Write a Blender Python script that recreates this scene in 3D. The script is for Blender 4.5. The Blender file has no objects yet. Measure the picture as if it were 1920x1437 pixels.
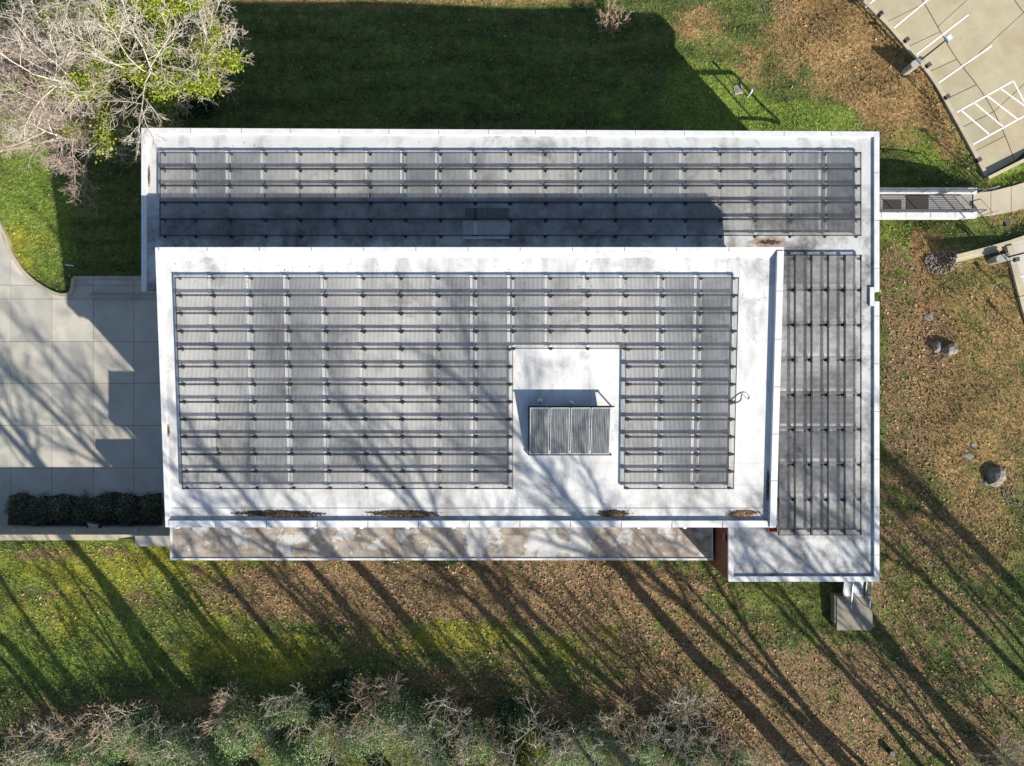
import bpy, math, random
import numpy as np
from mathutils import Vector, Matrix

# ---------------------------------------------------------------- camera, world, sun
scene = bpy.context.scene
H = 58.0                      # camera height above the low lawn
FPX = 1331.0                  # focal length in pixels of the 1920 px wide photograph
cam_d = bpy.data.cameras.new('camera'); cam = bpy.data.objects.new('camera', cam_d)
scene.collection.objects.link(cam)
cam.location = (0, 0, H); cam.rotation_euler = (0, 0, 0)
cam_d.sensor_width = 36.0; cam_d.lens = 36.0 * FPX / 1920.0
cam_d.clip_start = 0.5; cam_d.clip_end = 3000
scene.camera = cam

KX, KY = 1.13, 1.24           # metres a shadow moves in -x and +y for each metre of height
sun_dir = Vector((-KX, KY, -1.0)).normalized()
elev = math.atan(1 / math.hypot(KX, KY))
world = bpy.data.worlds.new('World'); scene.world = world; world.use_nodes = True
wn = world.node_tree.nodes; wl = world.node_tree.links
for n in list(wn): wn.remove(n)
sky = wn.new('ShaderNodeTexSky'); sky.sky_type = 'NISHITA'; sky.sun_disc = False
sky.sun_elevation = elev; sky.sun_rotation = math.pi-math.atan2(KX, KY); sky.air_density = 1.0; sky.dust_density = 0.6
bg = wn.new('ShaderNodeBackground'); bg.inputs[1].default_value = 0.088
wo = wn.new('ShaderNodeOutputWorld')
wl.new(sky.outputs[0], bg.inputs[0]); wl.new(bg.outputs[0], wo.inputs[0])
sd = bpy.data.lights.new('sun', 'SUN'); sd.energy = 5.0; sd.angle = math.radians(0.53); sd.color = (1.0, 0.93, 0.82)
sun = bpy.data.objects.new('sun', sd); scene.collection.objects.link(sun)
sun.rotation_euler = sun_dir.to_track_quat('-Z', 'Y').to_euler(); sun.location = (60, -60, 60)
vs = scene.view_settings
vs.view_transform = 'Standard'; vs.look = 'None'; vs.gamma = 1.0; vs.exposure = 0.64; vs.use_curve_mapping = False

rng = np.random.default_rng(11); random.seed(5)
C = scene.collection

# ---------------------------------------------------------------- helpers
def W(px, py, z):
    """world point seen at photo pixel (px, py) at height z"""
    d = (H - z) / FPX
    return ((px - 960.0) * d, -(py - 718.5) * d, z)

def link(name, me, parent=None, mat=None, **props):
    o = bpy.data.objects.new(name, me)
    C.objects.link(o)
    if mat is not None and me is not None and not me.materials: me.materials.append(mat)
    if parent is not None: o.parent = parent
    for k, v in props.items(): o[k] = v
    return o

def empty(name, loc, label=None, cat=None, group=None):
    o = bpy.data.objects.new(name, None); C.objects.link(o); o.location = loc; o.empty_display_size = 0.2
    if label: o['label'] = label
    if cat: o['category'] = cat
    if group: o['group'] = group
    return o

def tag(o, label, cat, group=None):
    o['label'] = label; o['category'] = cat
    if group: o['group'] = group
    return o

class MB:
    def __init__(s): s.v = []; s.f = []
    def box(s, x0, x1, y0, y1, z0, z1):
        b = len(s.v)
        s.v += [(x0,y0,z0),(x1,y0,z0),(x1,y1,z0),(x0,y1,z0),(x0,y0,z1),(x1,y0,z1),(x1,y1,z1),(x0,y1,z1)]
        s.f += [(b,b+3,b+2,b+1),(b+4,b+5,b+6,b+7),(b,b+1,b+5,b+4),(b+1,b+2,b+6,b+5),(b+2,b+3,b+7,b+6),(b+3,b,b+4,b+7)]
        return s
    def prism(s, poly, z0, z1):
        """poly: list of (x,y); z0,z1 numbers or per-vertex lists"""
        n = len(poly); b = len(s.v)
        a = sum(poly[i][0]*poly[(i+1)%n][1]-poly[(i+1)%n][0]*poly[i][1] for i in range(n))
        if a < 0: 
            poly = poly[::-1]
            if not np.isscalar(z0): z0 = list(z0)[::-1]
            if not np.isscalar(z1): z1 = list(z1)[::-1]
        g0 = [z0]*n if np.isscalar(z0) else z0; g1 = [z1]*n if np.isscalar(z1) else z1
        s.v += [(p[0],p[1],g0[i]) for i,p in enumerate(poly)] + [(p[0],p[1],g1[i]) for i,p in enumerate(poly)]
        s.f.append(tuple(b+i for i in range(n))[::-1]); s.f.append(tuple(b+n+i for i in range(n)))
        for i in range(n):
            j = (i+1)%n; s.f.append((b+i,b+j,b+n+j,b+n+i))
        return s
    def bar(s, p, q, w, h=None):
        """square-section bar from p to q"""
        h = w if h is None else h
        p = Vector(p); q = Vector(q); t = (q-p).normalized()
        up = Vector((0,0,1)) if abs(t.z) < 0.95 else Vector((0,1,0))
        a = t.cross(up).normalized()*(w/2); c = a.cross(t).normalized()*(h/2)
        b = len(s.v)
        for e in (p,q):
            for m in (a+c, -a+c, -a-c, a-c): s.v.append(tuple(e+m))
        s.f += [(b,b+1,b+2,b+3),(b+7,b+6,b+5,b+4)]
        for i in range(4):
            j=(i+1)%4; s.f.append((b+j,b+i,b+4+i,b+4+j))
        return s
    def cyl(s, p, q, r0, r1=None, n=10):
        r1 = r0 if r1 is None else r1
        p = Vector(p); q = Vector(q); t=(q-p).normalized()
        up = Vector((0,0,1)) if abs(t.z) < 0.95 else Vector((0,1,0))
        a = t.cross(up).normalized(); c = a.cross(t).normalized(); b=len(s.v)
        for e,r in ((p,r0),(q,r1)):
            for i in range(n):
                th = 2*math.pi*i/n; s.v.append(tuple(e+a*(r*math.cos(th))+c*(r*math.sin(th))))
        for i in range(n):
            j=(i+1)%n; s.f.append((b+j,b+i,b+n+i,b+n+j))
        s.f.append(tuple(b+i for i in range(n))); s.f.append(tuple(b+n+i for i in range(n))[::-1])
        return s
    def mesh(s, name):
        me = bpy.data.meshes.new(name); me.from_pydata(s.v, [], s.f); me.update(); return me
    def build(s, name, mat, parent=None, **props):
        return link(name, s.mesh(name), parent, mat, **props)

def np_mesh(name, verts, faces, colors=None, smooth=False):
    """faces: (n,k) int array"""
    me = bpy.data.meshes.new(name); n, k = faces.shape
    me.vertices.add(len(verts)); me.vertices.foreach_set('co', np.asarray(verts, np.float32).ravel())
    me.loops.add(n*k); me.loops.foreach_set('vertex_index', faces.astype(np.int32).ravel())
    me.polygons.add(n); me.polygons.foreach_set('loop_start', np.arange(0, n*k, k, dtype=np.int32))
    if smooth: me.polygons.foreach_set('use_smooth', np.ones(n, bool))
    if colors is not None:
        a = me.color_attributes.new('tint', 'FLOAT_COLOR', 'POINT')
        c = np.ones((len(verts), 4), np.float32); c[:, :3] = colors; a.data.foreach_set('color', c.ravel())
    me.update(calc_edges=True); me.validate()
    return me

# ---------------------------------------------------------------- materials
def new_mat(name):
    m = bpy.data.materials.new(name); m.use_nodes = True
    nt = m.node_tree; return m, nt, nt.nodes['Principled BSDF']

def noise(nt, scale, detail=4, rough=0.6, coord='Object', vec=None, dist=0.0):
    n = nt.nodes.new('ShaderNodeTexNoise'); n.inputs['Scale'].default_value = scale
    n.inputs['Detail'].default_value = detail; n.inputs['Roughness'].default_value = rough; n.inputs['Distortion'].default_value = dist
    if vec is None:
        tc = nt.nodes.new('ShaderNodeTexCoord'); vec = tc.outputs[coord]
    nt.links.new(vec, n.inputs['Vector']); return n.outputs['Fac']

def ramp(nt, fac, stops):
    r = nt.nodes.new('ShaderNodeValToRGB'); el = r.color_ramp.elements
    while len(el) < len(stops): el.new(0.5)
    for e, (p, c) in zip(el, stops):
        e.position = p; e.color = (*c, 1) if len(c) == 3 else c
    nt.links.new(fac, r.inputs[0]); return r.outputs[0]

def mix(nt, fac, a, b, mode='MIX'):
    m = nt.nodes.new('ShaderNodeMix'); m.data_type = 'RGBA'; m.blend_type = mode
    for s, v in ((m.inputs[0], fac), (m.inputs[6], a), (m.inputs[7], b)):
        if hasattr(v, 'links'): nt.links.new(v, s)
        elif isinstance(v, (int, float)): s.default_value = v
        else: s.default_value = (*v, 1)
    return m.outputs[2]

def math_n(nt, op, a, b=0.0):
    m = nt.nodes.new('ShaderNodeMath'); m.operation = op
    for i, v in enumerate((a, b)):
        if hasattr(v, 'links'): nt.links.new(v, m.inputs[i])
        else: m.inputs[i].default_value = v
    return m.outputs[0]

def bump(nt, p, h, strength=0.3, dist=0.02):
    b = nt.nodes.new('ShaderNodeBump'); b.inputs['Strength'].default_value = strength; b.inputs['Distance'].default_value = dist
    nt.links.new(h, b.inputs['Height']); nt.links.new(b.outputs[0], p.inputs['Normal'])

def simple(name, col, rough=0.6, metal=0.0, var=0.15, scale=6.0):
    m, nt, p = new_mat(name)
    f = noise(nt, scale, 5)
    lo = tuple(c*(1-var) for c in col); hi = tuple(min(1, c*(1+var)) for c in col)
    nt.links.new(ramp(nt, f, [(0.3, lo), (0.7, hi)]), p.inputs['Base Color'])
    p.inputs['Roughness'].default_value = rough; p.inputs['Metallic'].default_value = metal
    return m

def sep_xyz(nt):
    tc = nt.nodes.new('ShaderNodeTexCoord'); s = nt.nodes.new('ShaderNodeSeparateXYZ')
    nt.links.new(tc.outputs['Object'], s.inputs[0]); return tc.outputs['Object'], s.outputs

def ellipse_mask(nt, vec, cx, cy, rx, ry, wob=1.1):
    """soft blob in the roof's own coordinates with a wobbly rim"""
    mp = nt.nodes.new('ShaderNodeMapping'); mp.vector_type = 'POINT'
    mp.inputs['Location'].default_value = (-cx/rx, -cy/ry, 0); mp.inputs['Scale'].default_value = (1/rx, 1/ry, 0)
    nt.links.new(vec, mp.inputs[0])
    ln = nt.nodes.new('ShaderNodeVectorMath'); ln.operation = 'LENGTH'; nt.links.new(mp.outputs[0], ln.inputs[0])
    nz = noise(nt, 1.6, 4, vec=vec)
    return math_n(nt, 'ADD', ln.outputs['Value'], math_n(nt, 'MULTIPLY', math_n(nt, 'SUBTRACT', nz, 0.5), wob))

def roof_mat(name, base, dirt_amt, streak, stains=(), brown=0.0, ysplit=None, blk=0.75, ycol=(0.20, 0.175, 0.14), yamt=0.6):
    m, nt, p = new_mat(name)
    vec, xyz = sep_xyz(nt)
    c = ramp(nt, noise(nt, 0.35, 6, 0.65, vec=vec), [(0.30, tuple(b*0.86 for b in base)), (0.62, base)])
    # grime drawn out along the fall of the roof
    mp = nt.nodes.new('ShaderNodeMapping'); mp.inputs['Scale'].default_value = (1.0, streak, 1); nt.links.new(vec, mp.inputs[0])
    g = ramp(nt, noise(nt, 0.9, 7, 0.62, vec=mp.outputs[0]), [(0.50, (0,0,0)), (0.76, (1,1,1))])
    c = mix(nt, math_n(nt, 'MULTIPLY', g, dirt_amt), c, (0.20, 0.20, 0.19))
    bk = ramp(nt, noise(nt, 0.30, 9, 0.72, vec=vec, dist=0.5), [(0.53, (0,0,0)), (0.66, (1,1,1))])
    c = mix(nt, math_n(nt, 'MULTIPLY', bk, dirt_amt*blk), c, (0.075, 0.075, 0.075))
    f = ramp(nt, noise(nt, 7.0, 6, 0.7, vec=vec), [(0.60, (0,0,0)), (0.80, (1,1,1))])
    c = mix(nt, math_n(nt, 'MULTIPLY', f, dirt_amt*0.5), c, (0.30, 0.29, 0.27))
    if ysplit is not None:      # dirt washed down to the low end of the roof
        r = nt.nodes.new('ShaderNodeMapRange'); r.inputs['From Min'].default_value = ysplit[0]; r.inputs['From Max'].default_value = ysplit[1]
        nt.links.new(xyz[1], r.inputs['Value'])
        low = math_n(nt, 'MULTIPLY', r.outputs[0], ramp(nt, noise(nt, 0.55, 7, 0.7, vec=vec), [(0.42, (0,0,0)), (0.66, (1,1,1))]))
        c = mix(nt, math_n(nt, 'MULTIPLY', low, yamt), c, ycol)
    if brown:
        n1 = noise(nt, 0.5, 6, 0.62, vec=vec, dist=0.2)
        r1 = ramp(nt, n1, [(0.46, (0,0,0)), (0.51, (0.85,0.85,0.85)), (0.55, (0.5,0.5,0.5)), (0.75, (0.95,0.95,0.95))])
        bc = ramp(nt, noise(nt, 1.5, 8, 0.75, vec=vec), [(0.32, (0.05,0.038,0.028)), (0.46, (0.19,0.125,0.07)), (0.58, (0.32,0.22,0.12)), (0.72, (0.38,0.32,0.25))])
        c = mix(nt, math_n(nt, 'MULTIPLY', r1, brown), c, bc)
    for (cx, cy, rx, ry) in stains:
        d = ellipse_mask(nt, vec, cx, cy, rx, ry)
        k = ramp(nt, d, [(0.0, (0.95,)*3), (0.45, (0.85,)*3), (0.80, (0.45,)*3), (0.86, (0.8,)*3), (0.95, (0,0,0))])
        bc = ramp(nt, noise(nt, 5.0, 6, 0.7, vec=vec), [(0.3, (0.09,0.06,0.04)), (0.55, (0.30,0.19,0.12)), (0.75, (0.42,0.30,0.22))])
        c = mix(nt, k, c, bc)
    nt.links.new(c, p.inputs['Base Color']); p.inputs['Roughness'].default_value = 0.55
    bump(nt, p, noise(nt, 1.2, 5, 0.6, vec=vec), 0.25, 0.05)
    return m

def concrete(name, base, stain=(0.30, 0.25, 0.17), amt=0.5, scale=0.5):
    m, nt, p = new_mat(name)
    vec, _ = sep_xyz(nt)
    c = ramp(nt, noise(nt, scale, 8, 0.68, vec=vec), [(0.28, tuple(b*0.74 for b in base)), (0.68, base)])
    s = ramp(nt, noise(nt, 0.28, 6, 0.62, vec=vec, dist=0.6), [(0.52, (0,0,0)), (0.74, (1,1,1))])
    c = mix(nt, math_n(nt, 'MULTIPLY', s, amt), c, stain)
    fl = ramp(nt, noise(nt, 30, 3, 0.7, vec=vec), [(0.35, (0.86,)*3), (0.65, (1.06,)*3)])
    c = mix(nt, 1.0, c, fl, 'MULTIPLY')
    oi = nt.nodes.new('ShaderNodeObjectInfo')      # slabs poured on different days
    c = mix(nt, 1.0, c, ramp(nt, oi.outputs['Random'], [(0.0, (0.86,0.87,0.88)), (1.0, (1.04,1.03,1.0))]), 'MULTIPLY')
    tr = ramp(nt, noise(nt, 0.9, 9, 0.8, vec=vec, dist=1.2), [(0.60, (1,1,1)), (0.72, (0.72,0.70,0.68))])
    c = mix(nt, 1.0, c, tr, 'MULTIPLY')
    nt.links.new(c, p.inputs['Base Color']); p.inputs['Roughness'].default_value = 0.85
    bump(nt, p, noise(nt, 25, 5, vec=vec), 0.25, 0.01)
    return m

def tint_mat(name, rough=0.7, trans=0.25):
    m, nt, p = new_mat(name)
    a = nt.nodes.new('ShaderNodeAttribute'); a.attribute_name = 'tint'
    nt.links.new(a.outputs['Color'], p.inputs['Base Color']); p.inputs['Roughness'].default_value = rough
    if trans:
        t = nt.nodes.new('ShaderNodeBsdfTranslucent'); nt.links.new(a.outputs['Color'], t.inputs[0])
        mx = nt.nodes.new('ShaderNodeMixShader'); mx.inputs[0].default_value = trans
        nt.links.new(p.outputs[0], mx.inputs[1]); nt.links.new(t.outputs[0], mx.inputs[2])
        nt.links.new(mx.outputs[0], nt.nodes['Material Output'].inputs[0])
    return m

M = {}
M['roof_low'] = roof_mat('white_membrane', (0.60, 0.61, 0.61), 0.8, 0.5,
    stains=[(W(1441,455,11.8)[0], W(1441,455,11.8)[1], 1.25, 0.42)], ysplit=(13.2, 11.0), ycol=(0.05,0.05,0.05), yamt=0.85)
M['roof_up'] = roof_mat('bright_white_membrane', (0.67, 0.68, 0.68), 0.7, 0.25, ysplit=(-3.0, -8.6))
M['roof_canopy'] = roof_mat('stained_membrane', (0.58, 0.58, 0.57), 0.95, 0.6, brown=0.92)
M['coping'] = simple('white_coping', (0.64, 0.65, 0.66), 0.4, 0.0, 0.12, 1.5)
M['fascia'] = simple('red_brown_fascia', (0.17, 0.075, 0.06), 0.6, 0, 0.2)
M['siding'] = simple('red_brown_siding', (0.20, 0.075, 0.05), 0.55, 0, 0.25, 3.0)
M['stucco'] = simple('pale_stucco', (0.42, 0.39, 0.35), 0.9, 0, 0.15, 2.0)
M['glass'] = simple('window_glass', (0.03, 0.04, 0.05), 0.08, 0, 0.1)
M['frame'] = simple('dark_bronze_frame', (0.05, 0.045, 0.04), 0.4, 0.6, 0.1)
m, nt, p = new_mat('solar_tube_glass')
oi = nt.nodes.new('ShaderNodeObjectInfo'); gm = nt.nodes.new('ShaderNodeNewGeometry')
gn = noise(nt, 0.45, 6, 0.7, vec=gm.outputs['Position'])
c = ramp(nt, math_n(nt, 'ADD', math_n(nt, 'MULTIPLY', oi.outputs['Random'], 0.35), math_n(nt, 'MULTIPLY', gn, 0.9)), [(0.32, (0.075,0.078,0.082)), (0.58, (0.18,0.18,0.18)), (0.8, (0.27,0.268,0.262))])
nt.links.new(c, p.inputs['Base Color']); p.inputs['Roughness'].default_value = 0.3; M['tube'] = m
M['rail'] = simple('dull_aluminium', (0.075, 0.076, 0.08), 0.45, 0.4, 0.2)
M['mount'] = simple('black_mount', (0.02, 0.021, 0.024), 0.55, 0.1, 0.2)
M['steel'] = simple('galvanised_steel', (0.45, 0.47, 0.49), 0.4, 0.5, 0.2)
M['dark_steel'] = simple('dark_steel', (0.035, 0.04, 0.045), 0.45, 0.5, 0.2)
M['rail_paint'] = simple('grey_rail_paint', (0.10, 0.11, 0.12), 0.45, 0.3, 0.2)
M['drive'] = concrete('driveway_concrete', (0.56, 0.54, 0.48), amt=0.3)
M['lot'] = concrete('parking_concrete', (0.52, 0.455, 0.31), stain=(0.33,0.255,0.14), amt=0.6)
M['kerb'] = concrete('kerb_concrete', (0.56, 0.49, 0.36), amt=0.35, scale=1.5)
M['walk'] = concrete('path_concrete', (0.56, 0.49, 0.37), amt=0.25)
M['wall_con'] = concrete('wall_concrete', (0.44, 0.42, 0.39), amt=0.4, scale=1.0)
M['old_con'] = concrete('old_concrete', (0.33, 0.30, 0.24), stain=(0.15,0.135,0.10), amt=0.7, scale=1.6)
M['ramp'] = simple('dull_ramp_metal', (0.30, 0.33, 0.35), 0.5, 0.1, 0.25, 4)
M['paint'] = simple('white_road_paint', (0.80, 0.80, 0.77), 0.7, 0, 0.08, 5)
M['soil'] = simple('dark_soil', (0.07, 0.052, 0.038), 0.95, 0, 0.3, 3)
M['leafy'] = tint_mat('leaf_tint')
M['bark_pale'] = simple('pale_bark', (0.56, 0.50, 0.42), 0.85, 0, 0.35, 2.5)
M['sapling'] = simple('sapling_bark', (0.40, 0.36, 0.285), 0.85, 0, 0.35, 2.5)
M['twig_pink'] = simple('pinkish_twigs', (0.46, 0.36, 0.31), 0.85, 0, 0.3, 1.2)
M['bark_grey'] = simple('grey_bark', (0.26, 0.24, 0.21), 0.9, 0, 0.3, 2.5)
M['twig_tan'] = simple('tan_twigs', (0.46, 0.34, 0.24), 0.85, 0, 0.25, 2.0)
M['rock'] = simple('grey_rock', (0.22, 0.20, 0.175), 0.95, 0, 0.6, 4)
M['board'] = concrete('weathered_boards', (0.36, 0.35, 0.33), amt=0.5, scale=3.0)
M['mat'] = simple('brown_mat', (0.055, 0.048, 0.042), 0.95, 0, 0.2, 20)
M['white'] = simple('white_plastic', (0.75, 0.76, 0.77), 0.4, 0, 0.08)
M['rust'] = simple('rusty_metal', (0.30, 0.12, 0.07), 0.8, 0.1, 0.3, 9)
M['lamp_head'] = simple('pale_blue_metal', (0.42, 0.52, 0.60), 0.35, 0.2, 0.12)

# collector sheet: grey-green ribs, streaked
m, nt, p = new_mat('collector_ribs'); vec, _ = sep_xyz(nt)
mp = nt.nodes.new('ShaderNodeMapping'); mp.inputs['Scale'].default_value = (6, 0.5, 1); nt.links.new(vec, mp.inputs[0])
c = ramp(nt, noise(nt, 1.5, 5, vec=mp.outputs[0]), [(0.3, (0.08,0.09,0.10)), (0.55, (0.20,0.22,0.23)), (0.75, (0.36,0.38,0.39))])
nt.links.new(c, p.inputs['Base Color']); p.inputs['Roughness'].default_value = 0.35; p.inputs['Metallic'].default_value = 0.3
M['collector'] = m

# ---------------------------------------------------------------- terrain
def polyW(pts, z): return np.array([W(x, y, z)[:2] for x, y in pts])

Z_DRIVE, Z_LOT, Z_LOT2 = 1.5, 4.0, 4.6
drive_px = [(-60,330),(0,432),(14,470),(38,508),(66,534),(100,553),(124,556),(136,544),(140,522),(330,519),(330,992),(-60,992)]
lot_kerb_px = [(1560,-60),(1612,0),(1660,48),(1700,95),(1745,150),(1780,210),(1812,268),(1846,332)]
lot_px = lot_kerb_px + [(1940,284),(2080,210),(2080,-60)]
lot2_px = [(1884,458),(1960,432),(2080,400),(2080,700),(1945,660),(1918,585),(1900,520)]
walk_px = [(1822,363),(1872,357),(1935,338),(2060,300),(2060,350),(1935,388),(1876,402),(1822,407)]
walk2_px = [(1791,477),(1840,465),(1888,452),(1893,466),(1845,480),(1793,492)]
drive_poly = polyW(drive_px, Z_DRIVE); lot_poly = polyW(lot_px, Z_LOT); lot2_poly = polyW(lot2_px, Z_LOT2)
walk_poly = polyW(walk_px, 4.2); walk2_poly = polyW(walk2_px, 4.4)

def sdist(poly, X, Y):
    """signed distance (negative inside)"""
    d = np.full(X.shape, 1e9); ins = np.zeros(X.shape, bool); n = len(poly)
    for i in range(n):
        a = poly[i]; b = poly[(i+1) % n]; e = b-a
        t = np.clip(((X-a[0])*e[0]+(Y-a[1])*e[1])/max(1e-9, e@e), 0, 1)
        d = np.minimum(d, np.hypot(X-a[0]-t*e[0], Y-a[1]-t*e[1]))
        cond = ((a[1] > Y) != (b[1] > Y))
        xs = a[0] + (Y-a[1])*e[0]/(e[1] if abs(e[1]) > 1e-12 else 1e-12)
        ins ^= cond & (X < xs)
    return np.where(ins, -d, d)

ctrl_n = [(200,100,0),(700,80,0),(1100,60,.5),(1240,20,1.2),(960,230,0),(100,300,0.2),(20,400,1.0),(200,450,0.6),(120,540,1.35),(0,700,1.5),(250,700,1.5),(250,950,1.5),(0,950,1.5),
          (1300,60,1.4),(1400,200,1.0),(1330,130,1.1),(1500,40,1.6),(1560,150,1.7),(1620,230,1.6),(1600,40,3.0),(1690,160,3.5),(1780,270,3.6),(1700,290,2.2),(1660,330,1.5),(1740,330,2.4),(1810,345,3.9),(1660,390,1.6),
          (1660,430,2.2),(1710,450,2.9),(1770,440,4.0),(1860,430,4.3),(1700,520,3.3),(1850,540,4.5),(1680,620,3.8),(1850,650,4.8),(1670,760,4.6),(1840,800,5.2),
          (400,-200,0),(1200,-200,2.0),(-300,300,0.5),(-300,800,1.5),(2100,100,4.2),(2100,450,4.7),(2100,800,5.4)]
ctrl_s = [(0,1020,4.95),(150,1020,5.0),(310,1030,5.4),(600,1070,6.6),(1000,1070,6.9),(1300,1070,7.0),(1500,1110,6.9),(1640,1100,6.7),(1660,900,5.6),(1660,1000,6.2),(1800,900,6.0),(1900,1000,6.3),
          (0,1200,5.9),(400,1200,6.4),(900,1250,7.4),(1400,1300,7.6),(1800,1300,7.4),(0,1420,6.8),(500,1420,7.6),(1000,1420,8.0),(1500,1420,8.0),(1900,1420,7.9),(600,1700,9.0),(1300,1700,9.4),(2100,1200,7.4),(-300,1300,6.2),(0,1700,8.2),(2000,1700,9.0)]
def _c(l): return np.array([W(x, y, z) for x, y, z in l])
CN, CS = _c(ctrl_n), _c(ctrl_s)
def idw(P, X, Y):
    s = np.zeros(X.shape); t = np.zeros(X.shape)
    for px_, py_, pz in P:
        w = 1.0/((X-px_)**2+(Y-py_)**2+5.0)**1.6; s += w*pz; t += w
    return s/t
def sm(a, b, x):
    t = np.clip((x-a)/(b-a), 0, 1); return t*t*(3-2*t)
def vnoise(X, Y, s, seed=0):
    """cheap smooth value noise"""
    r = np.random.default_rng(seed); T = r.random((64, 64))
    x = X*s + 1000.3; y = Y*s + 1000.7; xi = np.floor(x).astype(int); yi = np.floor(y).astype(int); fx = x-xi; fy = y-yi
    fx = fx*fx*(3-2*fx); fy = fy*fy*(3-2*fy)
    g = lambda i, j: T[(xi+i) % 64, (yi+j) % 64]
    return (g(0,0)*(1-fx)+g(1,0)*fx)*(1-fy)+(g(0,1)*(1-fx)+g(1,1)*fx)*fy
YSTEP = -11.45
def ground(X, Y):
    X = np.asarray(X, float); Y = np.asarray(Y, float)
    zn = idw(CN, X, Y); zs = idw(CS, X, Y)
    sharp = sm(YSTEP+0.12, YSTEP-0.12, Y)
    soft = sm(1.0, -16.0, Y)
    k = sm(21.5, 24.5, X)
    z = zn + (zs-zn)*(sharp*(1-k)+soft*k)
    z = z + (vnoise(X, Y, 0.35, 1)-0.5)*0.16 + (vnoise(X, Y, 1.1, 2)-0.5)*0.06
    for poly, zz, mg in ((drive_poly, Z_DRIVE-0.10, 1.2), (lot_poly, Z_LOT-0.10, 1.5), (lot2_poly, Z_LOT2-0.10, 1.2), (walk_poly, 4.13, 1.0), (walk2_poly, 4.30, 0.8)):
        d = sdist(poly, X, Y)
        w = sm(mg, 0.0, d)
        if poly is drive_poly: w = w*sm(-11.45, -11.2, Y)
        z = z*(1-w)+zz*w
    return z
def g1(x, y): return float(ground(np.array([x]), np.array([y]))[0])
def G(px, py):
    """point of the ground seen at a photo pixel"""
    z = 4.0
    for _ in range(14):
        x, y, _z = W(px, py, z); z = 0.5*z+0.5*g1(x, y)
    x, y, _z = W(px, py, z)
    return (x, y, g1(x, y))

xs = np.unique(np.concatenate([np.linspace(-48, 48, 241), -np.geomspace(48, 700, 26), np.geomspace(48, 700, 26)]))
ys = np.unique(np.concatenate([np.linspace(-44, 40, 211), [YSTEP-0.12, YSTEP-0.06, YSTEP, YSTEP+0.06, YSTEP+0.12], -np.geomspace(44, 700, 26), np.geomspace(40, 700, 26)]))
GX, GY = np.meshgrid(xs, ys); GZ = ground(GX, GY)
nx, ny = len(xs), len(ys)
idx = np.arange(nx*ny).reshape(ny, nx)
gf = np.stack([idx[:-1,:-1], idx[:-1,1:], idx[1:,1:], idx[1:,:-1]], -1).reshape(-1, 4)

def blob(X, Y, Z, px, py, rx, ry, rot=0):
    """1 at the centre of a patch of ground, fading to 0 at its rim"""
    c = G(px, py); s = (H-c[2])/FPX
    dx = X-c[0]; dy = Y-c[1]; a = math.radians(rot); u = dx*math.cos(a)+dy*math.sin(a); v = -dx*math.sin(a)+dy*math.cos(a)
    d = np.hypot(u/(rx*s), v/(ry*s)); return sm(1.25, 0.55, d)
def masks(X, Y):
    Z = None
    m = lambda L: np.clip(np.max([blob(X, Y, Z, *b[:5])*b[5] for b in L], axis=0), 0, 1.6)
    leaf = m([(640,1110,330,75,0,1.0),(1050,1110,330,90,0,1.0),(900,1200,360,70,0,.50),(1000,1300,500,70,0,.62),(1300,1250,260,150,0,.75),(1500,1330,400,140,0,.85),(1750,1150,170,150,0,.55),(1800,1020,140,90,0,.5),
              (1690,560,48,180,0,.7),(1700,780,55,240,0,.8),(1660,950,30,160,0,.7),(1740,640,60,90,0,.8),(300,1370,420,70,0,.75),(80,1150,50,70,0,.35),(250,1110,140,50,0,.35),(100,40,150,60,0,.5),(160,1040,200,18,0,.6),(430,1075,120,25,0,.6),(1860,1380,160,100,0,.7),(1720,1350,200,90,0,.7),(1870,900,60,40,0,.6),(1710,960,90,40,40,.75)])
    dry = m([(1585,105,200,66,-49,1.5),(1722,480,13,60,0,1.5),(1736,600,14,70,0,1.5),(1760,720,13,70,12,1.5),(1792,825,13,60,18,1.4),(1545,130,150,12,-52,1.2),(1640,60,70,34,-45,1.5),(1690,125,70,34,-49,1.5),(1730,195,70,34,-55,1.2),(1775,255,60,24,-60,.8),(1500,120,120,40,-49,.55),(1650,225,60,50,-40,.7),(1310,45,60,40,0,.7),(1400,120,90,40,-30,.5),(1745,520,35,120,0,.6),(1760,760,50,220,10,.75),(1860,720,110,240,0,.72),(1860,560,90,110,0,.6),(1850,1000,110,90,0,.55),(1700,1120,60,120,0,.4),(1740,210,60,100,-45,.55),(1720,1000,70,70,0,.4),(40,110,70,90,0,.8),(1900,390,80,40,0,.5),(800,3,500,16,0,.6)])
    lush = m([(60,420,90,170,0,.9),(50,250,60,130,0,.8),(1330,190,110,90,0,1.0),(1500,225,140,40,0,1.0),(1745,265,70,50,-30,1.0),(1690,440,35,80,0,.8),(250,1060,320,60,0,.8),(150,1200,220,90,0,.6),(850,150,380,130,0,.25),(1830,600,50,110,0,.35),(1100,190,250,60,0,.35),(1900,325,60,30,0,.8)])
    yel = m([(230,1060,330,45,0,.8),(560,1140,160,25,0,.9),(480,1230,200,50,0,.7),(820,1190,200,40,0,.7),(1050,1210,160,40,0,.6),(1480,1110,140,40,0,.3),(40,460,60,60,0,.6),(250,1150,330,90,0,.5),(1100,1180,60,40,0,.4)])
    return leaf*.80, dry*.95, lush, yel*.8
LEAF, DRY, LUSH, YEL = masks(GX, GY)
ncol = np.stack([LEAF.ravel(), DRY.ravel(), LUSH.ravel()], -1)
gme = np_mesh('ground', np.stack([GX.ravel(), GY.ravel(), GZ.ravel()], -1), gf, ncol, smooth=True)
ya = gme.attributes.new('yellow', 'FLOAT', 'POINT'); ya.data.foreach_set('value', YEL.ravel().astype(np.float32))

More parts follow.
